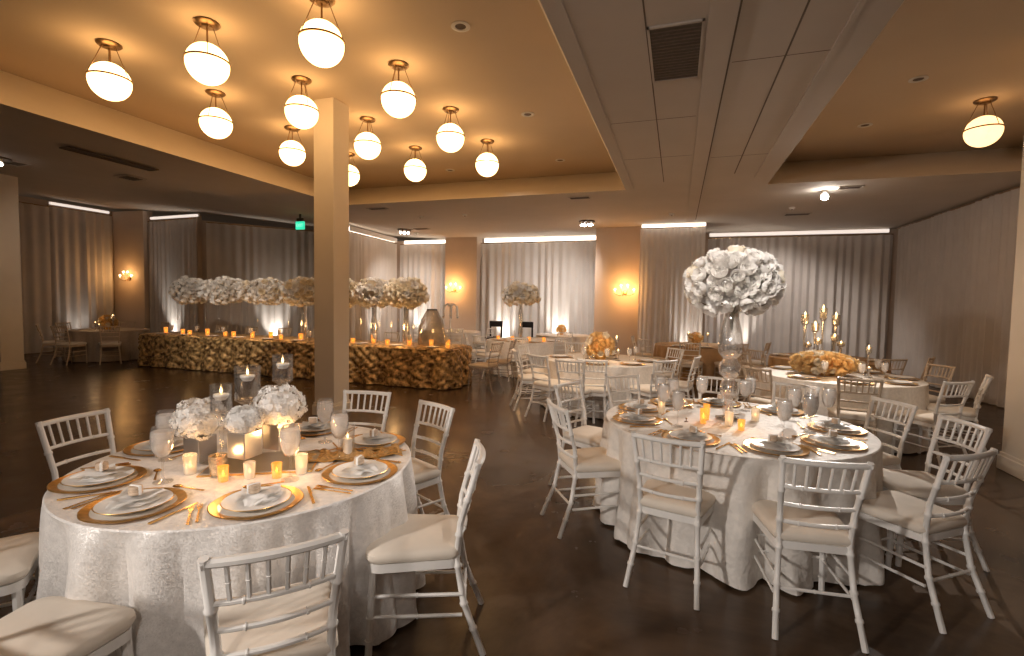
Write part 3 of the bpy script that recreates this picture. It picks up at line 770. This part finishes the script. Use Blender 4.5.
# tall dark chairs at the back
def dark_b():
    t = thing('dark_chair', '', 'chair')
    obj('seat', MB().box((0, 0, .62), (.40, .40, .06), bev=.02), M_dark, t)
    obj('backrest', MB().box((0, -.19, 1.01), (.40, .04, .17), bev=.015), M_dark, t)
    for sx in (-1, 1):
        obj('back_post', MB().box((sx*.17, -.19, .54), (.045, .04, 1.06), bev=.008), M_dark, t)
        obj('leg', MB().box((sx*.17, .17, .3), (.04, .04, .6), bev=.008), M_dark, t)
    obj('footrest', MB().box((0, .17, .22), (.32, .03, .03), bev=.006), M_dark, t)
    return t
DK = Kind(dark_b)
DK.put((-5.0, 13.35, 0), R(180), 'tall black chair before the back curtain, left of the far round bouquet')
DK.put((-4.1, 13.45, 0), R(180), 'tall black chair before the back curtain, right behind the far round bouquet')

# ================================================================ TABLEWARE
def charger_b():
    t = thing('charger_plate', '', 'plate')
    obj('glass_disc', MB().lathe([(0, .003), (.15, .003), (.176, .010), (.178, .014), (.15, .008), (0, .008)], seg=48), mat('clear_plate', (.80, .74, .66), .15, noise=.05), t)
    obj('gold_rim', MB().lathe([(.150, .0085), (.182, .0155), (.186, .013), (.18, .008), (.150, .004), (.150, .0085)], seg=48, mod=lambda a, z: 1+.008*math.sin(40*a)), M_goldrim, t, label='gold beaded rim')
    return t
def plate_b():
    t = thing('dinner_plate', '', 'plate')
    obj('china', MB().lathe([(0, 0), (.08, 0), (.085, .006), (.135, .016), (.137, .019), (.085, .011), (.075, .007), (0, .007)], seg=44), M_china, t)
    obj('gold_line', MB().lathe([(.1345, .0185), (.1385, .0205), (.140, .0185), (.137, .0165), (.1345, .0185)], seg=44), M_goldrim, t)
    return t
def napkin_b():
    t = thing('napkin', '', 'napkin')
    for k, (w, d, rz, dx, dy) in enumerate(((.17, .13, .0, 0, 0), (.155, .115, .22, .006, .004))):
        mb = MB()
        def f(u, v, w=w, d=d, k=k, z=1):
            x = (u-.5)*w; y = (v-.5)*d
            return (x*math.cos(rz)-y*math.sin(rz)+dx, x*math.sin(rz)+y*math.cos(rz)+dy, .012+.010*k+.006*math.sin(u*7+k*2)*math.cos(v*5+k) + .01*(abs(u-.5)*2)**3*(1 if k else -.3))
        mb.grid(f, 12, 10)
        r_ = bmesh.ops.solidify(mb.bm, geom=mb.bm.faces[:], thickness=.006)
        obj('fold', mb, M_napkin, t)
    # corner draped over the rim
    mb = MB()
    mb.grid(lambda u, v: (-.05+.10*u*(1-v*.6)+.02*v, -.06-.05*v, .022-.010*v*v+.004*math.sin(9*u)), 8, 6)
    bmesh.ops.solidify(mb.bm, geom=mb.bm.faces[:], thickness=.004)
    obj('corner', mb, M_napkin, t)
    return t
def favor_b():
    t = thing('party_favor', '', 'party favor')
    obj('biscuits', MB().lathe([(0, 0), (.022, 0), (.026, .004), (.026, .010), (.023, .013), (.026, .016), (.026, .022), (.023, .025), (.026, .028), (.024, .036), (0, .038)], seg=20), M_favor, t)
    obj('ribbon', MB().box((0, 0, .0195), (.056, .012, .041), bev=.003), M_napkin, t)
    return t
def fork_b():
    t = thing('fork', '', 'fork')
    obj('handle', MB().prism([(-.005, -.10), (.005, -.10), (.0035, .02), (.0045, .035), (-.0045, .035), (-.0035, .02)], .002, .005), M_gold, t, False)
    h = MB().prism([(-.0045, .035), (.0045, .035), (.010, .052), (.010, .062), (-.010, .062), (-.010, .052)], .002, .005)
    for k in range(4): x = -.0085+k*.0057; h.prism([(x-.0014, .061), (x+.0014, .061), (x+.001, .098), (x-.001, .098)], .002, .005)
    obj('tines', h, M_gold, t, False)
    return t
def knife_b():
    t = thing('knife', '', 'knife')
    obj('handle', MB().prism([(-.006, -.11), (.006, -.11), (.0045, 0), (-.0045, 0)], .002, .008), M_gold, t, False)
    obj('blade', MB().prism([(-.0045, 0), (.007, .004), (.0095, .05), (.007, .10), (-.003, .112), (-.0045, .10)], .003, .0055), M_gold, t, False)
    return t
def spoon_b():
    t = thing('spoon', '', 'spoon')
    obj('handle', MB().prism([(-.005, -.10), (.005, -.10), (.003, .03), (-.003, .03)], .002, .005), M_gold, t, False)
    obj('bowl', MB().sphere((0, .052, .006), .025, 2, (.72, 1, .2)), M_gold, t)
    return t
def goblet_b():
    t = thing('goblet', '', 'glass')
    obj('bowl', MB().lathe([(.004, .095), (.022, .104), (.036, .130), (.042, .165), (.040, .20), (.034, .225), (.033, .225), (.039, .20), (.041, .165), (.035, .132), (.021, .107), (0, .098)], seg=24), M_glass, t)
    obj('stem', MB().lathe([(0, 0), (.036, 0), (.035, .004), (.010, .009), (.0045, .02), (.0042, .07), (.006, .09), (.004, .098)], seg=18), M_glass, t)
    obj('iced_water', MB().lathe([(0, .10), (.020, .109), (.034, .134), (.0395, .165), (.0385, .198), (.036, .207), (0, .207)], seg=22), M_ice, t, label='pale iced water filling the bowl')
    return t
KC, KP, KN, KF, KFK, KK, KS, KG = [Kind(x) for x in (charger_b, plate_b, napkin_b, favor_b, fork_b, knife_b, spoon_b, goblet_b)]
def setting(c, deg, r, where, full=True, gl=None, seed=0, tilt=0):
    """one place setting; the outward direction is deg"""
    rnd = random.Random(seed); a = R(deg); cx, cy = c[0]+r*math.cos(a), c[1]+r*math.sin(a); rz = a+PI/2
    ex = Vector((math.cos(rz), math.sin(rz), 0)); ey = Vector((math.cos(a+PI), math.sin(a+PI), 0))   # local x (right seen from the seat is -x)
    def P(x, y, z): q = Vector((cx, cy, 0)) + ex*x + ey*y; return (q.x, q.y, z)
    z = ZT+.001
    KC.put(P(0, 0, z), rz, 'gold-rimmed charger ' + where, 'gold-rimmed charger plates')
    KP.put(P(0, 0, z+.008), rz, 'white plate ' + where, 'white dinner plates')
    if not full: return
    KN.put(P(rnd.uniform(-.01, .01), rnd.uniform(-.01, .01), z+.019), rz+rnd.uniform(-.3, .3), 'folded white napkin ' + where, 'folded white napkins')
    KF.put(P(rnd.uniform(-.015, .015), .01, z+.050), rz+rnd.uniform(-.6, .6), 'small party favor ' + where, 'wrapped party favors')
    KFK.put(P(-.215, .0, z), rz+PI*0, 'inner gold fork ' + where, 'gold forks')
    KFK.put(P(-.245, -.01, z), rz, 'outer gold fork ' + where, 'gold forks')
    KK.put(P(.215, .0, z), rz, 'gold knife ' + where, 'gold knives')
    KS.put(P(.02, .225, z), rz+PI/2, 'gold spoon ' + where, 'gold spoons')
    if gl: KG.put(P(gl[0], gl[1], z), 0, 'iced water goblet ' + where, 'goblets of iced water', 1.2)
c = TABLES['near_left']; w = ' of the near left table'
for i, (deg, r, wh, gl) in enumerate(((-130, .66, 'at the left front' + w, (.16, .26)), (-87, .655, 'at the front' + w + ', left of the nearest place', None), (-43, .66, 'at the place nearest the camera' + w, (.15, .25)),
    (2, .67, 'at the right' + w, (.16, .24)), (51, .67, 'at the right rear' + w, (.17, .26)), (101, .65, 'at the rear' + w + ', toward the column', (.17, .2)), (-178, .66, 'at the left rear' + w, (.15, .22)))):
    setting(c, deg, r, wh, True, gl, i)
c = TABLES['near_right']; w = ' of the near right table'
for i, (deg, wh, gl) in enumerate(((163, 'at the left, second from the front left' + w, (.17, .25)), (-164+3, 'at the left front' + w, (.17, .25)), (-115, 'behind the left of the two front chairs' + w, None),
    (-74, 'behind the right of the two front chairs' + w, (.17, .25)), (-36, 'at the right front' + w, (.17, .22)), (2, 'at the right' + w, (.18, .24)), (52, 'at the right rear' + w, (.17, .24)), (92, 'at the rear' + w + ' behind the vase', (.17, .22)), (128, 'at the left rear' + w, (.17, .24)))):
    setting(c, deg, .715, wh, True, gl, 20+i)
for key, nm, degs in (('mid', 'of the middle table', (-133, -90, -45, 0, 180, 90)), ('right', 'of the pale right table', (-135, -90, -45, 0, 140, 45)), ('right_far', 'of the far right gold table', (-120, -70, -20, 170)), ('far_centre', 'of the gold table by the narrow curtain', (-125, -80, -20)), ('white_far', 'of the far table with the tall round bouquet', (-140, -100, -60, -20))):
    c = TABLES[key]
    for j, deg in enumerate(degs):
        # name the place by where round the table it lies
        a = deg % 360; side = ['at the right', 'at the back right', 'at the back', 'at the back left', 'at the left', 'at the front left', 'at the front', 'at the front right'][int(((a+22.5) % 360)//45)]
        extra = ''
        setting(c, deg, .70, side + ' ' + nm + extra, False)
        if key in ('mid', 'right'): KG.put((c[0]+.5*math.cos(R(deg+14)), c[1]+.5*math.sin(R(deg+14)), ZT+.001), 0, 'goblet of iced water ' + side + ' ' + nm + extra, 'goblets of iced water')
# extra goblets on the near right table (tall wine glasses in front of the rear chairs)
for i, (x, y, lb) in enumerate(((.62, 4.72, 'tall stemmed glass behind the crystal vase on the near right table'), (1.12, 4.34, 'stemmed glass between the right plates of the near right table'), (-.12, 4.42, 'stemmed glass beside the left rear plate of the near right table'), (.93, 4.02, 'stemmed glass in the open right part of the near right table'))):
    KG.put((x, y, ZT+.001), 0, lb, 'goblets of iced water', (1.15, 1.15, 1.25))

# ---------------------------------------------------------------- candles and vases
def flame_to(parent, x, y, z, s_=1):
    obj('flame', MB().lathe([(0, 0), (.004*s_, .004*s_), (.005*s_, .010*s_), (.003*s_, .02*s_), (0, .028*s_)], (x, y, z), 8), M_flame, parent)
def votive_b(gm, r=.026, h=.075, tall=0):
    def b_():
        t = thing('votive_candle', '', 'candle')
        obj('glass_cup', MB().lathe([(0, 0), (r*.82, 0), (r*.85, .004), (r, h), (r-.003, h), (r*.8, .008), (0, .008)], seg=20), gm, t)
        cd = obj('wax', MB().lathe([(0, .008), (r*.72, .008), (r*.74, h*.35), (0, h*.34)], seg=16), M_wax, t)
        flame_to(cd, 0, 0, h*.36, 1.0)
        return t
    return b_
VA = Kind(votive_b(M_amber)); VW = Kind(votive_b(M_warmvot, .032, .10)); VM = Kind(votive_b(M_mercury, .045, .10))
def warm_point(loc, e, r=.02, col=(1, .55, .2)):
    l = bpy.data.lights.new('candle_glow', 'POINT'); l.energy = e; l.color = col; l.shadow_soft_size = r
    o = bpy.data.objects.new('candle_glow', l); COL.objects.link(o); o.location = loc; return o
def stem_vase(h, rad, hb, footr=.055):
    def b_():
        t = thing('stemmed_candle_vase', '', 'candle holder')
        z0 = h-hb
        obj('cylinder', MB().lathe([(.012, z0-.02), (rad*.6, z0-.005), (rad, z0+.012), (rad, h), (rad-.003, h), (rad-.003, z0+.015), (rad*.5, z0+.004), (0, z0)], seg=28), M_glass, t)
        obj('stem', MB().lathe([(0, 0), (footr, 0), (footr, .005), (.018, .012), (.009, .05), (.008, z0*.5), (.012, z0-.06), (.02, z0-.02), (.03, z0-.006), (0, z0-.004)], seg=20), M_glass, t)
        obj('water', MB().lathe([(0, z0+.006), (rad*.5, z0+.010), (rad-.005, z0+.022), (rad-.005, h-.055), (0, h-.055)], seg=24), M_water, t)
        w = obj('floating_candle', MB().lathe([(0, h-.082), (.022, h-.078), (.036, h-.058), (.034, h-.048), (0, h-.046)], seg=20), M_wax, t)
        flame_to(w, 0, 0, h-.045, 1.2)
        return t
    return b_
c = TABLES['near_left']
Kind(stem_vase(.46, .050, .15)).put((-2.135, 1.86, ZT), 0, 'glass stem vase with a floating candle, shortest of the three on the near left table')
Kind(stem_vase(.53, .064, .19)).put((-2.145, 2.03, ZT), 0, 'wide glass stem vase with a floating candle, middle one on the near left table')
Kind(stem_vase(.57, .055, .16)).put((-2.12, 2.25, ZT), 0, 'tallest glass stem vase with a floating candle, behind the hydrangeas on the near left table')
def floret_ball(mb, c, r, n_, rnd, sc=(1, 1, 1), fs=.018, lump=.12, low=-.75):
    """hydrangea head: many four-petal florets on a lumpy dome"""
    for i in range(n_):
        zz = 1-(1-low)*(i+.5)/n_; a = i*2.39996; q = math.sqrt(max(0, 1-zz*zz))
        d = Vector((q*math.cos(a), q*math.sin(a), zz)) + Vector([rnd.uniform(-.08, .08) for _ in range(3)]); d.normalize()
        rr = r*(1+lump*math.sin(5*d.x+3*d.z+c[0]*9)*math.cos(4*d.y+2) + rnd.uniform(-.10, .06))
        p = Vector(c)+Vector((d.x*sc[0], d.y*sc[1], d.z*sc[2]))*rr
        d = (d+Vector([rnd.uniform(-.55, .55) for _ in range(3)])).normalized()
        x = d.cross(Vector((.3, .2, 1))).normalized(); y = d.cross(x).normalized(); th = rnd.uniform(0, 1.57); f_ = fs*rnd.uniform(.8, 1.25)
        cv = mb.bm.verts.new(p)
        for k in range(4):
            t_ = th+k*PI/2
            e = [x*math.cos(t_+o_)+y*math.sin(t_+o_) for o_ in (-.55, 0, .55)]
            vs_ = [mb.bm.verts.new(p+e[0]*f_*.75+d*f_*.35), mb.bm.verts.new(p+e[1]*f_*1.05+d*f_*.1), mb.bm.verts.new(p+e[2]*f_*.75+d*f_*.35)]
            mb.bm.faces.new((cv, vs_[0], vs_[1], vs_[2]))
def hydrangea(x, y, z, r, label, vase=True, m=M_petal, n_=460, fs=.0145, seed=1, vm=None):
    t = thing('hydrangea_bouquet', label, 'flowers', (x, y, z)); rnd = random.Random(seed)
    zb = .13 if vase else 0
    mb = MB(); mb.sphere((0, 0, zb+r*.7), r*.80, 3, (1, 1, .85)); floret_ball(mb, (0, 0, zb+r*.7), r, n_, rnd, (1, 1, .85), fs)
    obj('blossom_head', mb, m, t)
    if vase:
        obj('vase', MB().box((0, 0, .065), (.11, .11, .13), bev=.004), vm or M_mirror, t, False)
    return t
hydrangea(-2.40, 1.96, ZT+.02, .125, 'white hydrangea head at the left of the near left table centrepiece', seed=2)
hydrangea(-2.03, 1.90, ZT+.10, .075, 'small white hydrangea head between the glass stem vases', seed=3)
hydrangea(-1.99, 2.08, ZT+.10, .125, 'white hydrangea head glowing gold at its foot, right in the near left centrepiece', seed=4)
# mirrored tray under the centrepiece
t = thing('mirror_tray', 'low mirrored tray under the near left centrepiece', 'tray', (-2.08, 2.08, ZT), R(30))
obj('mirror_top', MB().box((0, 0, .006), (.52, .34, .010), bev=.002), M_mirror, t, False)
obj('tray_edge', MB().box((0, 0, .004), (.54, .36, .008), bev=.003), M_goldrim, t, False)
z = ZT+.001
VA.put((-2.06, 1.80, z), 0, 'amber glass votive in front of the near left centrepiece')
VW.put((-2.30, 1.82, z), 0, 'frosted votive glass left of the amber votive on the near left table')
VM.put((-2.16, 1.86, z), 0, 'mercury glass votive behind the amber votive on the near left table')
VW.put((-1.79, 2.02, z), 0, 'frosted votive glass at the right of the near left centrepiece')
VW.put((-1.98, 1.88, z), 0, 'frosted votive glass just right of the amber votive', None, (.9, .9, .8))
VA.put((-1.86, 1.93, z), 0, 'slim amber votive right of the mirrored tray')
t = thing('pillar_candle', 'slim glass cylinder with a white pillar candle behind the right hydrangea', 'candle', (-1.78, 2.38, ZT))
obj('glass_cylinder', MB().lathe([(0, 0), (.04, 0), (.04, .16), (.037, .16), (.037, .005), (0, .005)], seg=24), M_glass, t)
w_ = obj('wax', MB().lathe([(0, .005), (.025, .005), (.025, .09), (0, .09)], seg=20), M_wax, t); flame_to(w_, 0, 0, .092)
# gold place-card stand of the near left table
t = thing('gold_runner', 'crumpled gold mesh runner right of the near left centrepiece', 'table runner', (-1.72, 2.36, ZT+.004), R(38))
mb = MB(); mb.grid(lambda u, v: ((u-.5)*.52, (v-.5)*.2+.02*math.sin(u*9), .008+.008*math.sin(u*23+v*4)*math.cos(v*13)+.006*math.sin(u*41)), 40, 14)
obj('mesh_cloth', mb, mat('gold_mesh', (.72, .45, .18), .4, .6, noise=.5, nscale=60, bump=.8, bscale=120), t)
hm = MB()
for s_ in (-1, 1): hm.tube([(-.26+.052*i, s_*.1+.02*math.sin(i*.9), .010+.008*math.sin(i*2.3)) for i in range(11)], .003, 5)
obj('hem', hm, M_goldrim, t)
for x, y, e in ((-2.06, 1.80, .5), (-1.90, 2.00, .8), (-2.28, 1.80, .4), (-1.78, 1.98, .4)): warm_point((x, y, ZT+.20 if e == .8 else ZT+.13), e)

# ---------------------------------------------------------------- blossoms
def blossom_mesh(m, rnd, r=.06):
    mb = MB()
    for L, (n_, th, rr) in enumerate(((3, 2.8, .36), (5, 2.5, .58), (6, 2.15, .80), (6, 1.85, .95))):
        for k in range(n_):
            a = 2*PI*k/n_+L*.7+rnd.uniform(-.15, .15); w = PI/n_*1.3; tt = th+rnd.uniform(-.12, .12)
            def f(u, v, a=a, w=w, tt=tt, rr=rr):
                s_ = (u-.5)*2; th_ = tt*(v-.10*s_*s_*v); q = r*rr*(1+.12*max(0, v-.7)/.3-.03*s_*s_+.06*v*math.sin(7*s_+k*1.9+L))
                ang = a+s_*w*(1.1-.25*v)
                return (q*math.sin(th_)*math.cos(ang), q*math.sin(th_)*math.sin(ang), q*(1-math.cos(th_))-.35*r)
            mb.grid(f, 4, 4)
    return mb.mesh('blossom', m)
BL = {('w', i): blossom_mesh(M_petal, random.Random(i)) for i in range(3)}
BL.update({('c', i): blossom_mesh(M_cream, random.Random(9+i)) for i in range(2)})
BL.update({('g', 0): blossom_mesh(M_goldpetal, random.Random(19))})
def bloom_ball(parent, c, rad, n_, seed, br=.06, mix='w', low=-.55, core=M_leaf):
    rnd = random.Random(seed)
    obj('flower_foam', MB().sphere(c, 1, 2, [q*.80 for q in rad]), core, parent)
    for i in range(n_):
        zz = 1-(1-low)*(i+.5)/n_; a = i*2.39996+seed; q = math.sqrt(max(0, 1-zz*zz))
        d = Vector((q*math.cos(a), q*math.sin(a), zz)); k = rnd.uniform(.80, 1.06)
        p = Vector(c)+Vector((d.x*rad[0], d.y*rad[1], d.z*rad[2]))*k
        key = rnd.choice(mix); me = BL[(key, rnd.randrange({'w': 3, 'c': 2, 'g': 1}[key]))]
        o = link('blossom', me, parent, p); s_ = br/.06*rnd.uniform(.8, 1.25)
        nrm = Vector((d.x/rad[0], d.y/rad[1], d.z/rad[2])).normalized()
        o.rotation_euler = (Matrix.Rotation(0, 3, 'X') @ nrm.to_track_quat('Z', 'Y').to_matrix() @ Matrix.Rotation(rnd.uniform(0, 6), 3, 'Z')).to_euler()
        o.scale = (s_,)*3
# the tall bouquet on the near right table
t = thing('tall_bouquet', 'huge white bouquet on a tall crystal vase in the middle of the near right table', 'flowers', (.40, 4.2, ZT))
cz_ = 1.065
bloom_ball(t, (0, 0, cz_), (.315, .315, .225), 100, 5, .054, 'wwwwwwwwwwwc', -.8, M_petal)
mb = MB(); rnd = random.Random(8)
for q in range(60):
    a = rnd.uniform(0, 6.28); r1 = rnd.uniform(.08, .30); floret_ball(mb, (r1*math.cos(a), r1*math.sin(a), cz_-.17+rnd.uniform(-.02, .03)), .03, 3, rnd, fs=.02)
obj('filler_blossoms', mb, M_petal, t); 
def facet(a, z): return 1.12+.10*abs(math.sin(4*a+z*6))
obj('vase', MB().lathe([(0, 0), (.075, 0), (.078, .012), (.030, .03), (.034, .07), (.026, .15), (.030, .17), (.052, .20), (.056, .26), (.036, .31), (.034, .325), (.062, .36), (.068, .42), (.046, .465), (.042, .48), (.072, .52), (.078, .60), (.066, .68), (.044, .79), (.042, .84), (.05, .86), (0, .86)], seg=32, mod=facet), M_crystal, t, label='cut crystal vase with bulging sections')
obj('stems', MB().tube([(0, 0, .70), (.004, .0, .80), (0, 0, .92)], [.010, .014, .03], 8), mat('pale_stems', (.42, .40, .32), .6, noise=.4, nscale=30), t)
for q in range(12):
    a = q*2*PI/12+.2; mb = MB()
    mb.grid(lambda u, v: ((.10+.22*v)*math.cos(a)+(u-.5)*.05*math.sin(v*PI)*-math.sin(a), (.10+.22*v)*math.sin(a)+(u-.5)*.05*math.sin(v*PI)*math.cos(a), cz_-.15-.03*math.sin(v*PI)), 3, 5)
    obj('leaf', mb, M_leaf, t)
VA.put((.21, 3.97, z), 0, 'amber votive left of the crystal vase on the near right table', None, (1, 1, 1.5))
VA.put((.46, 3.86, z), 0, 'short amber votive before the crystal vase on the near right table')
VW.put((.39, 3.98, z), 0, 'frosted votive glass at the foot of the crystal vase')
VA.put((.24, 4.12, z), 0, 'amber votive behind the left amber votive of the near right table', None, (1, 1, 1.6))
VW.put((-.10, 4.22, z), 0, 'tall frosted candle glass near the left plates of the near right table', None, (1, 1, 1.7))
VW.put((.60, 4.22, z), 0, 'frosted votive glass right of the crystal vase')
t = thing('table_number_stand', 'tiny dark table-number stand on the near right table by the left amber votive', 'stand', (.09, 3.98, ZT))
obj('stand_base', MB().lathe([(0, 0), (.014, 0), (.014, .004), (.003, .006), (.003, .02), (0, .02)], seg=12), M_vent, t); obj('clip', MB().sphere((0, 0, .026), .008, 2), M_brass, t)
for x, y, e in ((.21, 3.95, .35), (.46, 3.84, .35)): warm_point((x, y, ZT+.14), e)

# raised flower clusters along the long gold table
for i, (x, rx, mixs, lb) in enumerate(((-11.0, .46, 'wwwww', 'raised white flower cluster at the far left end of the long gold table'), (-9.95, .58, 'wwwww', 'raised white flower cluster, second from the left over the long gold table'),
    (-8.75, .62, 'wwwwc', 'raised white flower cluster, third from the left over the long gold table'), (-7.7, .48, 'wccw', 'raised cream flower cluster just left of the column'),
    (-6.72, .40, 'wcc', 'raised cream flower cluster just right of the column'), (-5.93, .36, 'wwwc', 'raised white flower cluster, second from the right over the long gold table'), (-5.18, .42, 'ccwc', 'raised cream flower cluster at the right end over the long gold table'))):
    t = thing('raised_bouquet', lb, 'flowers', (x, 8.8, ZT))
    bloom_ball(t, (0, 0, 1.02), (rx, .32, .27), 95, 30+i, .066, mixs, -.9, M_petal)
    for sx in (-.6, .6):
        for sy in (-1, 1): obj('stand_leg', MB().tube([(sx*rx, sy*.14, .0), (sx*rx, sy*.14, .86)], .009, 6), M_glass, t)
    obj('stand_shelf', MB().box((0, 0, .865), (rx*1.3, .34, .012), bev=.002), M_glass, t, False)
    if i >= 3: obj('inner_vase', MB().lathe([(0, 0), (.07, 0), (.08, .3), (.05, .55), (.06, .85), (.055, .85), (.045, .55), (.07, .3), (0, .01)], seg=20), M_crystal, t)
# votives, plates and glasses on the long gold table
ordn = ['first', 'second', 'third', 'fourth', 'fifth', 'sixth', 'seventh', 'eighth', 'ninth', 'tenth', 'eleventh', 'twelfth', 'thirteenth', 'fourteenth', 'fifteenth', 'sixteenth', 'seventeenth', 'eighteenth']
VG = Kind(votive_b(M_amber, .045, .11)); rnd = random.Random(77)
for i in range(18):
    x = -11.6+i*.44
    VG.put((x, 8.62+.1*math.sin(i*2.1), z), 0, 'glowing votive on the long gold table, %s from its left end' % ordn[i], 'votives on the long gold table', (1, 1, rnd.uniform(.8, 1.5)))
for i in range(10):
    x = -11.5+i*.79
    KP.put((x, 8.44, z), 0, 'white plate along the front edge of the long gold table, %s from its left end' % ordn[i], 'white plates on the long gold table')
    KG.put((x+.25, 8.50, z), 0, 'goblet on the front edge of the long gold table, %s from its left end' % ordn[i], 'goblets on the long gold table')
for x, e in ((-10.8, 1.0), (-8.9, 2.2), (-7.9, 2.6), (-6.5, 2.6), (-5.3, 4), (-4.4, 1.6)): warm_point((x, 8.55, ZT+.35), e*1.6, .06)
t = thing('glass_cloche', 'tall smoky bell-shaped glass at the right end of the long gold table', 'vase', (-4.68, 8.95, ZT))
obj('bell', MB().lathe([(.27, 0), (.285, .1), (.27, .3), (.22, .5), (.13, .66), (.10, .70), (.095, .70), (.125, .655), (.215, .495), (.265, .3), (.28, .1), (.265, 0)], seg=36), M_smoke, t)
obj('rim', MB().lathe([(.09, .69), (.105, .69), (.105, .72), (.09, .72), (.09, .69)], seg=28), M_par, t, label='dark rim on top')

# centrepieces of the farther tables
def golden_centre(key, r, label, glow=4, seed=1, flat=1, mix='gggc', n_=46):
    x, y, _ = TABLES[key]; x -= .17 if key == 'right' else .05
    t = thing('golden_bouquet', label, 'flowers', (x, y, ZT))
    bloom_ball(t, (0, 0, .07+r*.62*flat), (r, r*.92, r*.85*flat), n_, seed, min(.055, r*.27), mix, -.6, M_goldpetal)
    obj('vase', MB().lathe([(0, 0), (r*.42, 0), (r*.5, .05), (r*.46, .10), (0, .10)], seg=20), M_goldrim, t)
    warm_point((x+.07, y-r-.22, ZT+.3), glow*.6, .06, (1, .62, .3))
golden_centre('mid', .19, 'round golden bouquet glowing at the centre of the middle table', 5, 21, 1.1)
golden_centre('right', .34, 'spreading golden bouquet at the centre of the pale right table', 4, 22, .38, 'ggc', 90)
golden_centre('far_centre', .13, 'small golden bouquet on the gold table before the narrow white curtain', 3, 23, 1, 'gggc', 30)
golden_centre('tiny', .12, 'small golden bouquet on the small back table', 3, 24, 1, 'gggc', 30)
golden_centre('left_far', .18, 'dim amber bouquet on the table in the far left corner', 2, 25, 1, 'gggc', 34)
def tall_candle(name, h):
    def b_():
        t = thing('candlestick', '', 'candle')
        obj('glass_stem', MB().lathe([(0, 0), (.05, 0), (.045, .006), (.01, .02), (.008, h*.5), (.016, h-.02), (.035, h), (.038, h+.08), (.034, h+.08), (.03, h+.005), (0, h)], seg=18), M_crystal, t)
        c_ = obj('candle', MB().lathe([(0, h), (.022, h+.002), (.022, h+.04), (0, h+.042)], seg=14), M_wax, t)
        flame_to(c_, 0, 0, h+.045, 2.2)
        return t
    return b_
CS = Kind(tall_candle('c', .30))
def candles(key, pts, phrase, grp, w=1):
    x, y, _ = TABLES[key]
    for i, (dx, dy, s_) in enumerate(pts):
        CS.put((x+dx, y+dy, z), 0, 'glass candlestick ' + phrase[i], grp, (w, w, s_))
candles('mid', ((-.24, -.05, .75), (.24, -.08, .45), (.19, .10, .95), (-.20, .2, .9)), ('left of the golden bouquet on the middle table', 'low, right of the golden bouquet on the middle table', 'tallest, behind right of the golden bouquet on the middle table', 'behind left of the golden bouquet on the middle table'), 'candlesticks on the middle table')
candles('right', ((.33, -.05, .35), (.38, .15, 1.0), (-.35, .1, .5), (-.15, .28, .7)), ('low, right of the spreading golden bouquet', 'tall, right behind the spreading golden bouquet', 'left of the spreading golden bouquet', 'behind the spreading golden bouquet'), 'candlesticks on the pale right table')
candles('right_far', ((-.36, 0, 2.0), (-.22, -.1, 1.6), (-.07, .05, 2.3), (.10, -.05, 2.0), (-.2, -.25, .9), (.05, -.22, 1.1), (-.34, -.2, .7), (.14, -.25, .8)),
        ('tall, leftmost of the cluster on the far right table', 'tall, second of the cluster on the far right table', 'tallest in the middle of the cluster on the far right table', 'tall, rightmost of the cluster on the far right table',
         'short, front left of the cluster on the far right table', 'short, front middle of the cluster on the far right table', 'short, far left of the cluster on the far right table', 'short, front right of the cluster on the far right table'), 'candlesticks on the far right table', 1.7)
warm_point((2.3, 9.6, 1.3), 8, .08)
candles('left_far', ((-.2, -.2, .5), (.3, -.1, 1.0), (.1, -.3, .4)), ('left of the dim amber bouquet in the far left corner', 'tall, right of the dim amber bouquet in the far left corner', 'low, before the dim amber bouquet in the far left corner'), 'candlesticks in the far left corner')
candles('far_centre', ((-.2, 0, .7), (.2, 0, .7)), ('left of the small golden bouquet by the narrow curtain', 'right of the small golden bouquet by the narrow curtain'), 'candlesticks by the narrow curtain')
# tall round bouquet on the far white table
t = thing('tall_bouquet', 'round cream bouquet on a slim glass vase on the far white table', 'flowers', (-3.52, 11.2, ZT))
bloom_ball(t, (0, 0, 1.04), (.38, .38, .25), 80, 61, .07, 'wwcc', -.7, M_cream)
obj('vase', MB().lathe([(0, 0), (.08, 0), (.03, .04), (.05, .2), (.03, .4), (.05, .6), (.03, .82), (.05, .84), (0, .84)], seg=20, mod=facet), M_crystal, t)
warm_point((-3.4, 10.75, ZT+.35), 3, .05)
# glass candelabra before the first back sconce
x, y, _ = TABLES['candelabra']
t = thing('glass_candelabra', 'white glass candelabra with curved arms on the table before the first back sconce', 'candelabra', (x-.05, y, ZT))
obj('stem', MB().lathe([(0, 0), (.1, 0), (.09, .01), (.025, .03), (.02, .3), (.035, .34), (.02, .38), (.018, .74), (0, .75)], seg=18), M_china, t)
for k in range(6):
    a = k*PI/3; r_ = .24
    arm = obj('arm', MB().tube([(0, 0, .70), (.4*r_*math.cos(a), .4*r_*math.sin(a), .80), (r_*.85*math.cos(a), r_*.85*math.sin(a), .74), (r_*math.cos(a), r_*math.sin(a), .45)], .024, 8), M_china, t)
    obj('drop', MB().sphere((r_*math.cos(a), r_*math.sin(a), .42), .03, 2, (1, 1, 1.6)), M_crystal, arm)
for i, dx in enumerate((-.35, -.12, .2, .42)):
    VW.put((x+dx, y-.45, z), 0, 'votive on the candelabra table, %s from the left' % ordn[i], 'votives on the candelabra table', 1.2)
for i, dx in enumerate((-.6, -.25, .15, .5)):
    VG.put((TABLES['white_far'][0]+dx, TABLES['white_far'][1]-.35, z), 0, 'votive on the far white table, %s from the left' % ordn[i], 'votives on the far white table', .9)
